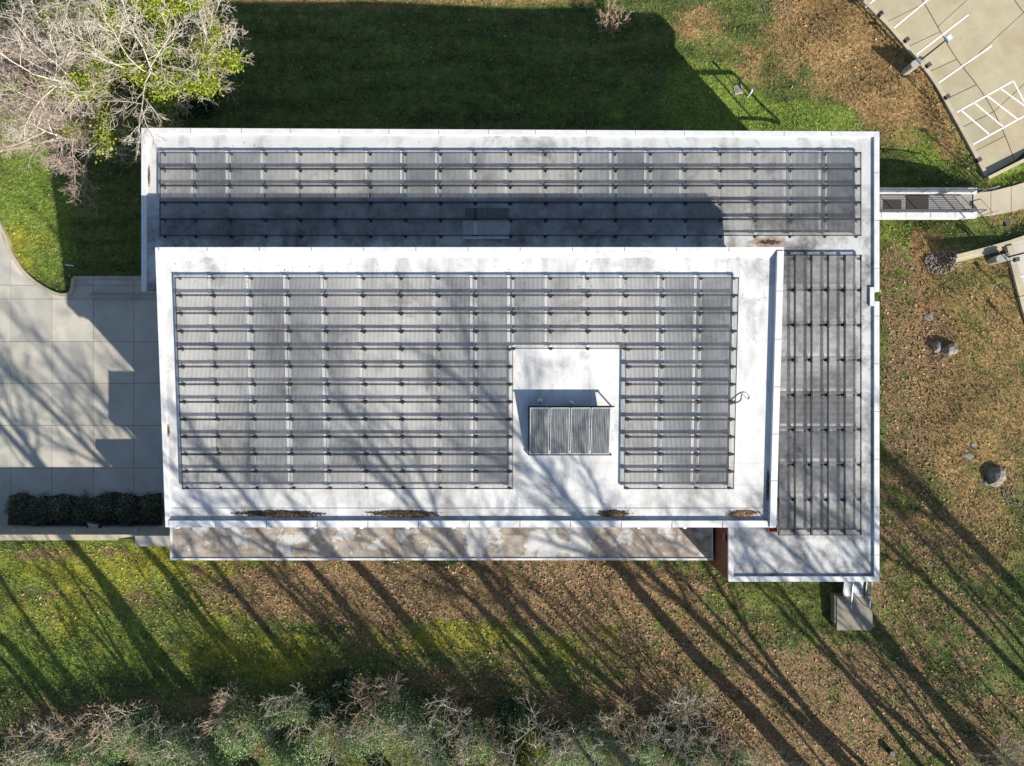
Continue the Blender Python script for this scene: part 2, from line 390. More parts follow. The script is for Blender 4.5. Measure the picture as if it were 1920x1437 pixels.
m, nt, p = new_mat('lawn_and_litter')
vec, _ = sep_xyz(nt)
at = nt.nodes.new('ShaderNodeAttribute'); at.attribute_name = 'tint'
sp = nt.nodes.new('ShaderNodeSeparateColor'); nt.links.new(at.outputs['Color'], sp.inputs[0])
ay = nt.nodes.new('ShaderNodeAttribute'); ay.attribute_name = 'yellow'
def gate(mask, nsc, width=0.22, det=6):
    """turn a soft mask into ragged patches"""
    n = noise(nt, nsc, det, 0.72, vec=vec)
    n2 = noise(nt, nsc*0.28, 5, 0.65, vec=vec)
    v = math_n(nt, 'ADD', math_n(nt, 'ADD', mask, math_n(nt, 'MULTIPLY', math_n(nt, 'SUBTRACT', n, 0.5), 1.7)), math_n(nt, 'MULTIPLY', math_n(nt, 'SUBTRACT', n2, 0.5), 1.3))
    return ramp(nt, v, [(0.5-width, (0,0,0)), (0.5+width, (1,1,1))])
base = ramp(nt, noise(nt, 1.3, 8, 0.75, vec=vec), [(0.28, (0.04,0.06,0.018)), (0.46, (0.10,0.135,0.038)), (0.62, (0.19,0.20,0.06)), (0.78, (0.30,0.25,0.12))])
lush = ramp(nt, noise(nt, 3.0, 7, 0.75, vec=vec), [(0.3, (0.06,0.095,0.018)), (0.52, (0.18,0.25,0.045)), (0.75, (0.34,0.38,0.08))])
yell = ramp(nt, noise(nt, 3.0, 7, 0.75, vec=vec), [(0.3, (0.10,0.11,0.015)), (0.52, (0.29,0.28,0.035)), (0.75, (0.46,0.40,0.08))])
dryc = ramp(nt, noise(nt, 3.4, 8, 0.75, vec=vec), [(0.28, (0.11,0.065,0.025)), (0.48, (0.30,0.19,0.08)), (0.7, (0.48,0.36,0.18))])
leafc = ramp(nt, noise(nt, 9.0, 6, 0.8, vec=vec), [(0.28, (0.045,0.029,0.016)), (0.46, (0.19,0.122,0.066)), (0.62, (0.39,0.265,0.155)), (0.78, (0.58,0.46,0.33))])
mp = nt.nodes.new('ShaderNodeMapping'); mp.inputs['Scale'].default_value = (0.12, 1.0, 1); nt.links.new(vec, mp.inputs[0])
base = mix(nt, 1.0, base, ramp(nt, noise(nt, 0.9, 5, 0.6, vec=mp.outputs[0]), [(0.35, (0.55,)*3), (0.6, (1.15,)*3)]), 'MULTIPLY')
c = mix(nt, gate(sp.outputs[2], 0.9), base, lush)
c = mix(nt, gate(ay.outputs['Fac'], 0.8), c, yell)
c = mix(nt, gate(sp.outputs[1], 0.7), c, dryc)
c = mix(nt, gate(sp.outputs[0], 1.1, 0.12, 9), c, leafc)
spk = ramp(nt, noise(nt, 11, 5, 0.8, vec=vec), [(0.32, (0.40,)*3), (0.50, (1.2,)*3), (0.68, (2.3,)*3)])
c = mix(nt, 1.0, c, spk, 'MULTIPLY')
nt.links.new(c, p.inputs['Base Color']); p.inputs['Roughness'].default_value = 0.95; p.inputs['Specular IOR Level'].default_value = 0.15
hN = math_n(nt, 'ADD', noise(nt, 4.5, 8, 0.75, vec=vec), math_n(nt, 'MULTIPLY', noise(nt, 1.4, 3, vec=vec), 0.8))
bump(nt, p, hN, 1.0, 0.30)
M['ground'] = m
gob = link('ground', gme, None, m, kind='structure')

# ---------------------------------------------------------------- driveway, parking, paths
def clip_rect(poly, x0, x1, y0, y1):
    def cl(P, f, inter):
        out = []
        for i in range(len(P)):
            a, b = P[i-1], P[i]
            if f(b):
                if not f(a): out.append(inter(a, b))
                out.append(b)
            elif f(a): out.append(inter(a, b))
        return out
    lx = lambda v: (lambda a, b: (v, a[1]+(b[1]-a[1])*(v-a[0])/(b[0]-a[0])))
    ly = lambda v: (lambda a, b: (a[0]+(b[0]-a[0])*(v-a[1])/(b[1]-a[1]), v))
    P = list(map(tuple, poly))
    for f, it in ((lambda q: q[0] >= x0, lx(x0)), (lambda q: q[0] <= x1, lx(x1)), (lambda q: q[1] >= y0, ly(y0)), (lambda q: q[1] <= y1, ly(y1))):
        if not P: break
        P = cl(P, f, it)
    return P

drive = empty('driveway', (0, 0, 0)); drive['kind'] = 'structure'
base_in = MB().prism([tuple(q) for q in drive_poly], Z_DRIVE-0.06, Z_DRIVE-0.02); base_in.build('joint_base', M['soil'], drive)
jx = [-60, 20, 97, 175, 251, 330]; jy = [330, 430, 535, 561, 641, 719, 798, 878, 992]
for i in range(len(jx)-1):
    for j in range(len(jy)-1):
        a = W(jx[i], jy[j+1], Z_DRIVE); b = W(jx[i+1], jy[j], Z_DRIVE)
        P = clip_rect(drive_poly, a[0]+.015, b[0]-.015, a[1]+.015, b[1]-.015)
        if len(P) >= 3:
            MB().prism(P, Z_DRIVE-0.05, Z_DRIVE+float(rng.normal(0, .003))).build('slab', M['drive'], drive)

def strip(pts, width, z0, z1, side=1):
    """thick polyline: pts (x,y) list, offset to one side"""
    P = np.array(pts, float); n = len(P); N = []
    for i in range(n):
        t = P[min(i+1, n-1)]-P[max(i-1, 0)]; t /= np.hypot(*t); N.append((-t[1]*side, t[0]*side))
    Q = P+np.array(N)*width
    mb = MB()
    for i in range(n-1):
        mb.prism([tuple(P[i]), tuple(P[i+1]), tuple(Q[i+1]), tuple(Q[i])], z0, z1)
    return mb
def smooth_line(px, k=6):
    """Catmull-Rom through pixels"""
    P = np.array(px, float); out = []
    for i in range(len(P)-1):
        p0 = P[max(i-1,0)]; p1 = P[i]; p2 = P[i+1]; p3 = P[min(i+2, len(P)-1)]
        for t in np.linspace(0, 1, k, endpoint=False):
            out.append(0.5*((2*p1)+(-p0+p2)*t+(2*p0-5*p1+4*p2-p3)*t*t+(-p0+3*p1-3*p2+p3)*t**3))
    out.append(P[-1]); return np.array(out)

k_in = smooth_line([(-60,330),(0,432),(14,470),(38,508),(66,534),(100,553),(124,556),(136,546),(140,522)])
kw = [W(x, y, Z_DRIVE+.12)[:2] for x, y in k_in]
def kerb_sections(pts, width, z0, z1, side, parent, mat, step):
    for i in range(0, len(pts)-1, step):
        seg = pts[i:i+step+1]
        if len(seg) > 1: strip(seg, width, z0, z1+float(rng.normal(0, .002)), side).build('kerbstone', mat, parent)
kd = empty('driveway_kerb', (kw[0][0], kw[0][1], Z_DRIVE), 'curved pale concrete kerb between driveway and west lawn', 'kerb')
kd.location = (0, 0, 0)
kerb_sections(kw, 0.26, Z_DRIVE-.2, Z_DRIVE+.12, 1, kd, M['kerb'], 8)
# raised kerb ledge of the shaded landing
a = W(136, 521, 1.7); b = W(262, 518, 1.7)
led = empty('landing_kerb', (0, 0, 0), 'shaded concrete kerb along the top of the driveway landing', 'kerb')
MB().box(a[0], -23.0, a[1]-.1, a[1]+.14, 1.2, 1.66).build('kerbstone', M['wall_con'], led)
a = W(160, 561, 1.6); b = W(290, 553, 1.6)
tag(MB().box(a[0]+.4, -21.3, a[1], b[1], 1.3, 1.68).build('concrete_step', M['wall_con']), 'long low concrete step across the shaded driveway landing', 'step')

# parking lot slabs follow the kerb
lot = empty('parking_lot', (0, 0, 0)); lot['kind'] = 'structure'
MB().prism([tuple(q) for q in lot_poly], Z_LOT-.06, Z_LOT-.02).build('joint_base', M['soil'], lot)
def resample(P, n):
    d = np.r_[0, np.cumsum(np.hypot(*np.diff(P, axis=0).T))]
    t = np.linspace(0, d[-1], n); return np.stack([np.interp(t, d, P[:,0]), np.interp(t, d, P[:,1])], -1)
ke = resample(smooth_line(lot_kerb_px), 49)
ke_w = np.array([W(x, y, Z_LOT)[:2] for x, y in ke])
jn = resample(smooth_line([(1655,-110),(1700,-45),(1735,10),(1765,63),(1793,110),(1828,155),(1855,195),(1878,240),(1903,302)]), 49)
jn_w = np.array([W(x, y, Z_LOT)[:2] for x, y in jn])
far_w = jn_w + np.array([4.6, 4.2]); far2_w = far_w + np.array([6.0, 5.0])
for A, B, cuts in ((ke_w, jn_w, [0,8,14,20,26,32,38,43,48]), (jn_w, far_w, [0,10,19,28,38,48]), (far_w, far2_w, [0,16,32,48])):
    for i in range(len(cuts)-1):
        s, e = cuts[i], cuts[i+1]
        P = list(A[s:e+1]) + list(B[s:e+1][::-1])
        P = np.array(P); c0 = P.mean(0); P = c0+(P-c0)*(1-0.035/np.hypot(*(P-c0).T).mean())
        MB().prism([tuple(q) for q in P], Z_LOT-.05, Z_LOT+float(rng.normal(0, .002))).build('slab', M['lot'], lot)
def ln_mark(p, q, w=0.115):
    a = W(*p, Z_LOT+.012); b = W(*q, Z_LOT+.012)
    MB().bar((a[0], a[1], Z_LOT+.010), (b[0], b[1], Z_LOT+.010), w, .008).build('parking_line', M['paint'], lot)
for p_, q_ in (((1622,15),(1645,-5)),((1675,54),(1752,-10)),((1717,104),(1816,28)),((1758,157),(1860,86)),((1794,211),(1900,152)),((1900,152),(1960,268)),((1825,271),(1960,196)),
               ((1802,207),(1856,253)),((1827,193),(1882,239)),((1851,180),(1908,224)),((1876,166),(1935,209))):
    ln_mark(p_, q_)
lk = empty('parking_kerb', (0, 0, 0), 'long curved pale kerb along the edge of the upper parking lot', 'kerb')
kerb_sections([tuple(q) for q in ke_w], 0.30, Z_LOT-.3, Z_LOT+.12, 1, lk, M['kerb'], 6)
a = W(1846, 334, Z_LOT); b = W(1990, 262, Z_LOT)
e_ = np.array(b[:2])-np.array(a[:2]); e_ /= np.hypot(*e_)
tag(strip([a[:2], b[:2]], 0.24, Z_LOT-.5, Z_LOT+.42, -1).build('low_wall', M['kerb']), 'straight pale low concrete wall closing the parking lot above the path', 'wall')
# walk to the bridge
wk = empty('path', (0, 0, 0)); wk['kind'] = 'structure'
for A_, B_ in (((1822,363,407),(1858,359,404)),((1858,359,404),(1896,350,397)),((1896,350,397),(1935,338,387)),((1935,338,387),(2060,300,350))):
    g = 0.5
    MB().prism([W(A_[0]+g, A_[1], 4.25)[:2], W(B_[0]-g, B_[1], 4.25)[:2], W(B_[0]-g, B_[2], 4.25)[:2], W(A_[0]+g, A_[2], 4.25)[:2]], 4.05, 4.25).build('slab', M['walk'], wk)
# lower lot
l2 = empty('side_parking', (0, 0, 0)); l2['kind'] = 'structure'
MB().prism([tuple(q) for q in lot2_poly], Z_LOT2-.1, Z_LOT2).build('slab', M['drive'], l2)
kp = [W(x, y, Z_LOT2+.12)[:2] for x, y in [(1888,462),(1902,520),(1918,583),(1945,658)]]
k2 = empty('side_kerb', (0,0,0), 'short pale kerb strip at the right edge below the lamp', 'kerb')
kerb_sections(kp, 0.5, Z_LOT2-.3, Z_LOT2+.12, 1, k2, M['kerb'], 1)
MB().bar((*W(1912,520,4.62)[:2], 4.62), (*W(1935,513,4.62)[:2], 4.62), .12, .01).build('parking_line', M['paint'], l2)
chan = empty('drain_channel', (0, 0, 0), 'narrow concrete drainage channel ending at the rock pile', 'channel')
A0 = [W(x, y, 4.5)[:2] for x, y in ((1792,478),(1840,466),(1890,452),(1960,428))]; 
strip(A0, .30, 4.1, 4.62, -1).build('kerbstone', M['kerb'], chan)
B0 = [(x+.02, y-.55) for x, y in A0]
strip([(x, y+.25) for x, y in B0], .28, 4.1, 4.44, -1).build('channel_bed', M['kerb'], chan)

# ---------------------------------------------------------------- the building
bld = empty('office_building', (0, 0, 0), 'large office building with stepped white flat roofs and red brown walls', 'building')
ZL = 11.8                                # low roof surface
NW, NE = W(266, 241, ZL+.15)[:2], W(1648, 248, ZL+.15)[:2]
SE_, SWg = W(1647, 1090, ZL+.15)[:2], W(1367, 1091, ZL+.15)[:2]
xW, xE, xg = NW[0], NE[0], SWg[0]
yN = NW[1]; yNe = NE[1]; yS = SE_[1]; yWs = W(263, 546, ZL)[1]
UX0, UX1, UY0, UY1 = -21.55, 16.36, -8.94, 8.16       # upper roof plan
ZUN, ZUS = 14.90, 13.62                               # upper roof surface at north and south edge
def zu(y): return ZUS+(y-UY0)/(UY1-UY0)*(ZUN-ZUS)
# low roof: two slabs butted together
lowr = MB(); lowr.prism([(xW,yWs),(xE-.0,yWs),(xE,yNe),(xW,yN)], ZL-.9, ZL)
yn0, yn1 = W(0,548,ZL)[1], W(0,566,ZL)[1]; xn = W(1638,0,ZL)[0]
lowr2 = MB(); lowr2.prism([(xg,yS),(xE,yS),(xE,yn1),(xn,yn1),(xn,yn0),(xE,yn0),(xE,yWs-.001),(xg,yWs-.001)], ZL-.9, ZL)
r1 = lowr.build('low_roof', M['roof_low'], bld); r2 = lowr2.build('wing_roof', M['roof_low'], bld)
CW = .30; CH = .15
def cope(poly, z0, z1, parent, name='coping'): return MB().prism(poly, z0, z1).build(name, M['coping'], parent)
o = .035
cope([(xW-o,yN+o),(xE+o,yNe+o),(xE-CW,yNe-CW),(xW+CW,yN-CW)], ZL-.05, ZL+CH, r1)
cope([(xW-o,yWs-o),(xW-o,yN+o-.002),(xW+CW-.002,yN-CW-.002),(xW+CW-.002,yWs-o)], ZL-.05, ZL+CH, r1)
cope([(xE+o,yNe+o-.002),(xE+o,yn0),(xE-CW+.002,yn0),(xE-CW+.002,yNe-CW-.002)], ZL-.05, ZL+CH, r1)
cope([(xn-.02,yn0+.0),(xE-CW,yn0),(xE-CW,yn0+.3),(xn-.30,yn0+.3),(xn-.30,yn1-.3),(xE-CW,yn1-.3),(xE-CW,yn1),(xn-.02,yn1)], ZL-.05, ZL+CH-.01, r2)
cope([(xE+o,yn1),(xE+o,yS-o),(xE-CW,yS+CW),(xE-CW,yn1)], ZL-.05, ZL+CH, r2)
cope([(xE+o,yS-o-.001),(xg-o,yS-o-.001),(xg+CW,yS+CW-.002),(xE-CW,yS+CW-.002)], ZL-.05, ZL+CH, r2)
cope([(xg-o,yS-o),(xg+CW-.002,yS+CW),(xg+CW-.002,UY0-.1),(xg-o,UY0-.1)], ZL-.05, ZL+CH, r2)
# upper roof slab: sloping to the south
upr = MB()
upr.v += [(UX0,UY0,ZUS-.7),(UX1,UY0,ZUS-.7),(UX1,UY1,ZUN-.7),(UX0,UY1,ZUN-.7),(UX0,UY0,ZUS),(UX1,UY0,ZUS),(UX1,UY1,ZUN),(UX0,UY1,ZUN)]
upr.f += [(0,3,2,1),(4,5,6,7),(0,1,5,4),(1,2,6,5),(2,3,7,6),(3,0,4,7)]
ur = upr.build('upper_roof', M['roof_up'], bld)
def cope2(x0, x1, y0, y1, h, parent=ur, drop=.06):
    return MB().prism([(x0,y0),(x1,y0),(x1,y1),(x0,y1)], [zu(y0)-drop, zu(y0)-drop, zu(y1)-drop, zu(y1)-drop], [zu(y0)+h, zu(y0)+h, zu(y1)+h, zu(y1)+h]).build('coping', M['coping'], parent)
cope2(UX0-.04, UX0+.24, UY0-.04, UY1+.04, .16)
cope2(UX1-.36, UX1+.04, UY0-.04, UY1-.20, .33)
cope2(UX0+.241, UX1+.04, UY1-.199, UY1+.04, .25)
cope2(UX0+.241, UX1-.361, UY0-.04, UY0+.38, .24)
# sloping upstand of the membrane along the north edge and the cant above the south gutter
MB().prism([(UX0+.26,UY1-.55),(UX1-.4,UY1-.55),(UX1-.4,UY1-.21),(UX0+.26,UY1-.21)], [zu(UY1-.55)-.03]*2+[zu(UY1)-.03]*2, [zu(UY1-.55)+.004]*2+[zu(UY1)+.2]*2).build('upstand', M['roof_up'], ur)
yc = W(0, 955, 13.8)[1]
MB().prism([(UX0+.26,yc),(UX1-.5,yc),(UX1-.5,yc+.10),(UX0+.26,yc+.10)], [zu(yc)-.03]*4, [zu(yc)+.035, zu(yc)+.035, zu(yc)+.006, zu(yc)+.006]).build('seam', M['roof_up'], ur)
for yy in (W(0,870,13.9)[1], W(0,912,13.9)[1]):
    MB().prism([(UX0+.5,yy),(UX1-.6,yy),(UX1-.6,yy+.07),(UX0+.5,yy+.07)], [zu(yy)-.02]*4, [zu(yy)+.008]*4).build('seam', M['roof_up'], ur)
for px in (985, 1045, 1105):
    xx = W(px, 800, 14)[0]
    MB().prism([(xx,-6.6),(xx+.05,-6.6),(xx+.05,2.0),(xx,2.0)], [zu(-6.6)-.02]*2+[zu(2.0)-.02]*2, [zu(-6.6)+.006]*2+[zu(2.0)+.006]*2).build('seam', M['roof_up'], ur)
for k in range(13):            # outrigger ends along the south fascia
    px = 333+86.4*k
    if px > 1345: break
    x = W(px, 987, 13.5)[0]
    MB().box(x-.09, x+.09, UY0-.17, UY0-.042, ZUS-.5, ZUS+.05).build('outrigger', M['coping'], ur)
MB().box(UX0+.5, UX1-.3, UY0-.10, UY0-.041, ZUS-.75, ZUS-.52).build('fascia', M['fascia'], ur)
# canopy roof on the south side
ZC = 9.0
cx0, cx1 = W(320,0,ZC)[0], W(1336,0,ZC)[0]; cy0 = W(0,1050,ZC)[1]; cy1 = UY0+.6
cr = MB().box(cx0, cx1, cy0, cy1, ZC-.45, ZC).build('canopy_roof', M['roof_canopy'], bld)
cope([(cx0-.02,cy0-.02),(cx1+.02,cy0-.02),(cx1+.02,cy0+.12),(cx0-.02,cy0+.12)], ZC-.2, ZC+.07, cr)
cope([(cx0-.02,cy0+.121),(cx0+.12,cy0+.121),(cx0+.12,cy1),(cx0-.02,cy1)], ZC-.2, ZC+.07, cr)
cope([(cx1-.06,cy0+.121),(cx1+.02,cy0+.121),(cx1+.02,cy1),(cx1-.06,cy1)], ZC-.2, ZC+.05, cr)
MB().box(cx0+.13, cx1-.07, (cy0+cy1)/2-.25, (cy0+cy1)/2-.17, ZC-.02, ZC+.012).build('seam', M['roof_canopy'], cr)
def joint(x0_, x1_, y0_, y1_, z_, parent): MB().box(x0_, x1_, y0_, y1_, z_-.02, z_+.004).build('joint', M['rail'], parent)
for k in range(1, 15):
    x = xW+k*3.2+float(rng.normal(0, .05)); yy = yN+(yNe-yN)*(x-xW)/(xE-xW); joint(x-.012, x+.012, yy-CW+.02, yy+.02, ZL+CH, r1)
for k in range(9):
    y = yS+1.7+k*3.1
    if abs(y-(yn0+yn1)/2) > .8: joint(xE-CW+.02, xE+.02, y-.012, y+.012, ZL+CH, r2)
for k in range(3): joint(xg+1.6+k*3.0, xg+1.625+k*3.0, yS-.02, yS+CW-.03, ZL+CH, r2)
for k in range(1, 12):
    x = UX0+k*3.15; joint(x-.012, x+.012, UY0-.03, UY0+.36, zu(UY0+.2)+.25, ur); joint(x-.012, x+.012, UY1-.18, UY1+.03, zu(UY1)+.25, ur)
for k in range(1, 6):
    y = UY0+k*2.9; joint(UX1-.35, UX1+.03, y-.012, y+.012, zu(y)+.335, ur)
# walls
def wall(name, x0, x1, y0, y1, z0, z1, mat): return MB().box(x0, x1, y0, y1, z0, z1).build(name, mat, bld)
wx1 = xE-.9
wN = wall('wall', xW+.25, wx1, yNe-.65, yNe-.35, -1.5, ZL-.901, M['stucco'])
wW = wall('wall', xW+.25, xW+.55, yWs+.3, yNe-.651, -1.5, ZL-.901, M['stucco'])
wall('wall', xW+.25, UX0+.6, yWs+.0, yWs+.299, -1.5, ZL-.901, M['stucco'])
wE = wall('wall', wx1-.3, wx1, yS+.5, yNe-.651, -1.5, ZL-.901, M['stucco'])
wall('wall', UX0+.3, UX0+.6, UY0+.3, yWs-.001, -.5, ZUS-.75, M['stucco'])
wS = wall('wall', UX0+.601, xg+.1, UY0+.3, UY0+.6, -1.0, ZUS-.701, M['stucco'])
wall('wall', cx0+.4, cx0+.7, cy0+.5, UY0+.29, 1.0, ZC-.451, M['siding'])
wS2 = wall('wall', cx0+.701, cx1-.3, cy0+.5, cy0+.8, 3.0, ZC-.451, M['stucco'])
wall('wall', xg+.3, wx1-.301, yS+.5, yS+.8, 4.0, ZL-.901, M['siding'])
wall('wall', xg+.06, xg+.3, yS+.5, UY0+.29, 4.0, ZL-.06, M['fascia'])
# vertical boards on the wing's west wall (seen from above beside the canopy)
n = 17; y_a, y_b = yS+.02, UY0-.15; st = (y_b-y_a)/n
for k in range(n):
    MB().box(xg-.03+.0*k, xg+.055, y_a+k*st+.012, y_a+(k+1)*st-.012, 4.5, ZL-.07).build('plank', M['siding'], wE if False else bld)
# fascia bands (butted 3 mm proud of the slab edges)
for nm, b_ in (('fascia', (xW-.003, xE+.003, yN+.0, yN+.001, 0, 0)),): pass
MB().prism([(xE+.001,yNe),(xE+.02,yNe),(xE+.02,yn0),(xE+.001,yn0)], ZL-.9, ZL-.06).build('fascia', M['fascia'], bld)
MB().prism([(xE+.001,yn1),(xE+.02,yn1),(xE+.02,yS),(xE+.001,yS)], ZL-.9, ZL-.06).build('fascia', M['fascia'], bld)
MB().prism([(xW,yN+.001),(xE,yNe+.001),(xE,yNe+.02),(xW,yN+.02)], ZL-.9, ZL-.06).build('fascia', M['fascia'], bld)
MB().box(xW-.02, xW-.001, yWs, yN, ZL-.9, ZL-.06).build('fascia', M['fascia'], bld)
MB().box(xg+.06, xE, yS-.02, yS-.001, ZL-.9, ZL-.06).build('fascia', M['fascia'], bld)
MB().prism([(UX0-.02,UY0),(UX0-.001,UY0),(UX0-.001,UY1),(UX0-.02,UY1)], [ZUS-.7,ZUS-.7,ZUN-.7,ZUN-.7], [ZUS-.07,ZUS-.07,ZUN-.07,ZUN-.07]).build('fascia', M['fascia'], bld)
MB().prism([(UX1+.001,UY0),(UX1+.02,UY0),(UX1+.02,UY1),(UX1+.001,UY1)], [ZUS-.7,ZUS-.7,ZUN-.7,ZUN-.7], [ZUS-.07,ZUS-.07,ZUN-.07,ZUN-.07]).build('fascia', M['fascia'], bld)
# clerestory walls under the upper roof
MB().prism([(UX0+.3,UY1-.9),(UX1-1.2,UY1-.9),(UX1-1.2,UY1-.6),(UX0+.3,UY1-.6)], ZL+.002, ZUN-.76).build('clerestory_wall', M['stucco'], bld)
MB().prism([(UX1-1.5,UY0+.6),(UX1-1.2,UY0+.6),(UX1-1.2,UY1-.901),(UX1-1.5,UY1-.901)], ZL+.002, [ZUS-.71,ZUS-.71,ZUN-.80,ZUN-.80]).build('clerestory_wall', M['stucco'], bld)
MB().prism([(UX0+.3,yWs),(UX0+.6,yWs),(UX0+.6,UY1-.901),(UX0+.3,UY1-.901)], ZL+.002, [zu(yWs)-.72]*2+[ZUN-.80]*2).build('clerestory_wall', M['stucco'], bld)
def window(x0, x1, y0, y1, z0, z1, axis):
    mb = MB(); t = .07
    if axis == 'x':
        mb.box(x0, x1, y0, y1, z0, z0+t); mb.box(x0, x1, y0, y1, z1-t, z1); mb.box(x0, x0+t, y0, y1, z0+t, z1-t); mb.box(x1-t, x1, y0, y1, z0+t, z1-t)
        g = MB().box(x0+t, x1-t, (y0+y1)/2-.012, (y0+y1)/2+.012, z0+t, z1-t)
    else:
        mb.box(x0, x1, y0, y1, z0, z0+t); mb.box(x0, x1, y0, y1, z1-t, z1); mb.box(x0, x1, y0, y0+t, z0+t, z1-t); mb.box(x0, x1, y1-t, y1, z0+t, z1-t)
        g = MB().box((x0+x1)/2-.012, (x0+x1)/2+.012, y0+t, y1-t, z0+t, z1-t)
    w = mb.build('window', M['frame'], bld); g.build('pane', M['glass'], w)
for zf in (1.2, 4.8, 8.2):
    for k in range(12):
        x = xW+1.6+k*3.55
        window(x, x+2.2, yNe-.35, yNe-.27, zf, zf+1.6, 'x')
for zf in (4.8, 8.2):
    for k in range(7):
        y = yS+2+k*3.9; window(wx1, wx1+.08, y, y+1.8, zf+.3, zf+1.9, 'y')
for k in range(3):
    y = UY0+1.5+k*4.2; window(UX0+.22, UX0+.3, y, y+2.4, 2.0, 4.4, 'y')
for k in range(9):
    x = cx0+2+k*3.9; window(x, x+2.2, cy0+.42, cy0+.5, 7.0, 8.2, 'x')
# scupper boxes
for (px, py, zz, dx) in ((1362, 1009, ZL-.05, 0), (1446, 996, 13.0, 1)):
    x, y, z = W(px, py, zz)
    sc = MB()
    if dx == 0:
        sc.box(xg-.20, xg-.032, y-.25, y+.25, ZL-.5, ZL-.44); sc.box(xg-.20, xg-.16, y-.25, y+.25, ZL-.44, ZL-.1); sc.box(xg-.16, xg-.032, y-.25, y-.21, ZL-.44, ZL-.1); sc.box(xg-.16, xg-.032, y+.21, y+.25, ZL-.44, ZL-.1)
    else:
        y1_ = UY0-.105; sc.box(x-.32, x+.32, y1_-.36, y1_, ZUS-.62, ZUS-.56); sc.box(x-.32, x+.32, y1_-.36, y1_-.31, ZUS-.56, ZUS-.3); sc.box(x-.32, x-.27, y1_-.31, y1_, ZUS-.56, ZUS-.3); sc.box(x+.27, x+.32, y1_-.31, y1_, ZUS-.56, ZUS-.3)
    sc.build('scupper', M['rust'], bld)
# porch frame on the north-east corner: seen only by its shadow on the lawn
por = empty('porch_railing', (0, 0, 0), 'dark steel porch frame under the north east eave casting a frame shadow', 'railing')
pX1 = 626/24.0; pY = 400/23.5-1.2
pX0, pX1, pY = wx1-4.0, 25.45, 16.3
MB().bar((pX0, pY, 8.1), (pX1, pY, 8.1), .20, .2).build('top_beam', M['dark_steel'], por)
MB().bar((pX1, pY, 5.2), (pX1, pY, 7.99), .14).build('post', M['dark_steel'], por)
MB().bar((pX1-1.7, pY, 5.2), (pX1-1.7, pY, 7.99), .10).build('post', M['dark_steel'], por)
MB().bar((pX0, pY, 5.1), (pX1-.08, pY, 5.1), .14).build('bottom_beam', M['dark_steel'], por)

# ---------------------------------------------------------------- solar panels of glass tubes
PL, PW = 2.27, 1.083
tb = MB(); NT = 27
for k in range(NT):
    x = -PL/2+.075+(PL-.15)*(k+.5)/NT
    b = len(tb.v); r = .0138; n = 6
    for y in (-PW/2+.03, PW/2-.03):
        for i in range(n):
            th = 2*math.pi*(i+.5)/n; tb.v.append((x+r*math.cos(th), y, .27+r*math.sin(th)))
    for i in range(n):
        j = (i+1) % n; tb.f.append((b+i, b+j, b+n+j, b+n+i))
me_tubes = tb.mesh('tubes'); me_tubes.materials.append(M['tube'])
for pl in me_tubes.polygons: pl.use_smooth = True
me_rail = MB().box(-PL/2+.003, PL/2-.003, -.024, .024, .22, .315).mesh('rail'); me_rail.materials.append(M['rail'])
mm = MB(); mm.box(-.19, .19, -.026, .026, .317, .335); mm.cyl((0, 0, 0), (0, 0, .21), .022, n=6); mm.box(-.10, .10, -.09, .05, .004, .018); mm.box(-.19, .19, -.04, .04, .20, .218)
mm.cyl((.02, -.10, .004), (.02, -.10, .05), .035, n=7)
me_mount = mm.mesh('mount'); me_mount.materials.append(M['mount'])
me_end = MB().box(-.024, .024, -PW/2+.056, PW/2-.056, .24, .31).mesh('end_bar'); me_end.materials.append(M['rail'])
ORD = ['first','second','third','fourth','fifth','sixth','seventh','eighth','ninth','tenth','eleventh','twelfth','thirteenth','fourteenth','fifteenth','sixteenth','seventeenth','eighteenth','nineteenth','twentieth']
ORD += ['twenty-'+q for q in ORD[:9]]+['thirtieth']+['thirty-'+q for q in ORD[:9]]
def panel(x, y, z, slope, rotz, label, group, last, first=False):
    t = empty('solar_module', (x, y, z), label, 'solar panel', group); t.rotation_euler = (slope, 0, rotz)
    for s in (-1, 1):
        r = link('rail', me_rail, t); r.location = (0, s*(PW/2-.03), 0)
    link('tubes', me_tubes, t, kind='stuff')
    if first: link('end_bar', me_end, t).location = (-PL/2+.03, 0, 0)
    if last: link('end_bar', me_end, t).location = (PL/2-.03, 0, 0)
    for s in (-1, 1):
        q = link('mount', me_mount, t); q.location = (-PL/2+(.22 if first else random.uniform(-.03, .03)), s*(PW/2-.032), 0)
        if last:
            q = link('mount', me_mount, t); q.location = (PL/2-.22, s*(PW/2-.032), 0)
    return t
# north roof: 20 x 5
x0 = W(299.5, 0, 12.05)[0]; y0 = W(0, 286, 12.05)[1]
for r in range(5):
    for c_ in range(20):
        panel(x0+(c_+.5)*PL, y0-(r+.5)*PW, ZL+.001, 0, 0, f'tube solar panel on the north low roof, {ORD[r]} row down, {ORD[c_]} from the left', 'solar panels on the north low roof', c_ == 19, c_ == 0)
# upper roof: 15 x 12 with a gap of 3 x 8 for the collectors
slope = math.atan((ZUN-ZUS)/(UY1-UY0))
ux0 = -20.42; uy0 = 6.42
for r in range(12):
    for c_ in range(15):
        if r >= 4 and 9 <= c_ <= 11: continue
        y = uy0-(r+.5)*PW*math.cos(slope)
        if r < 4: pos = f'{ORD[c_]} from the left'
        elif c_ < 9: pos = f'{ORD[c_]} from the left, left block'
        else: pos = f'{ORD[14-c_]} from the right, right block'
        panel(ux0+(c_+.5)*2.277, y, zu(y)+.001, slope, 0, f'tube solar panel on upper roof, {ORD[r]} row down, {pos}', 'solar panels on the upper roof', c_ in (8, 14) and (r >= 4 or c_ == 14), c_ == 0 or (r >= 4 and c_ == 12))
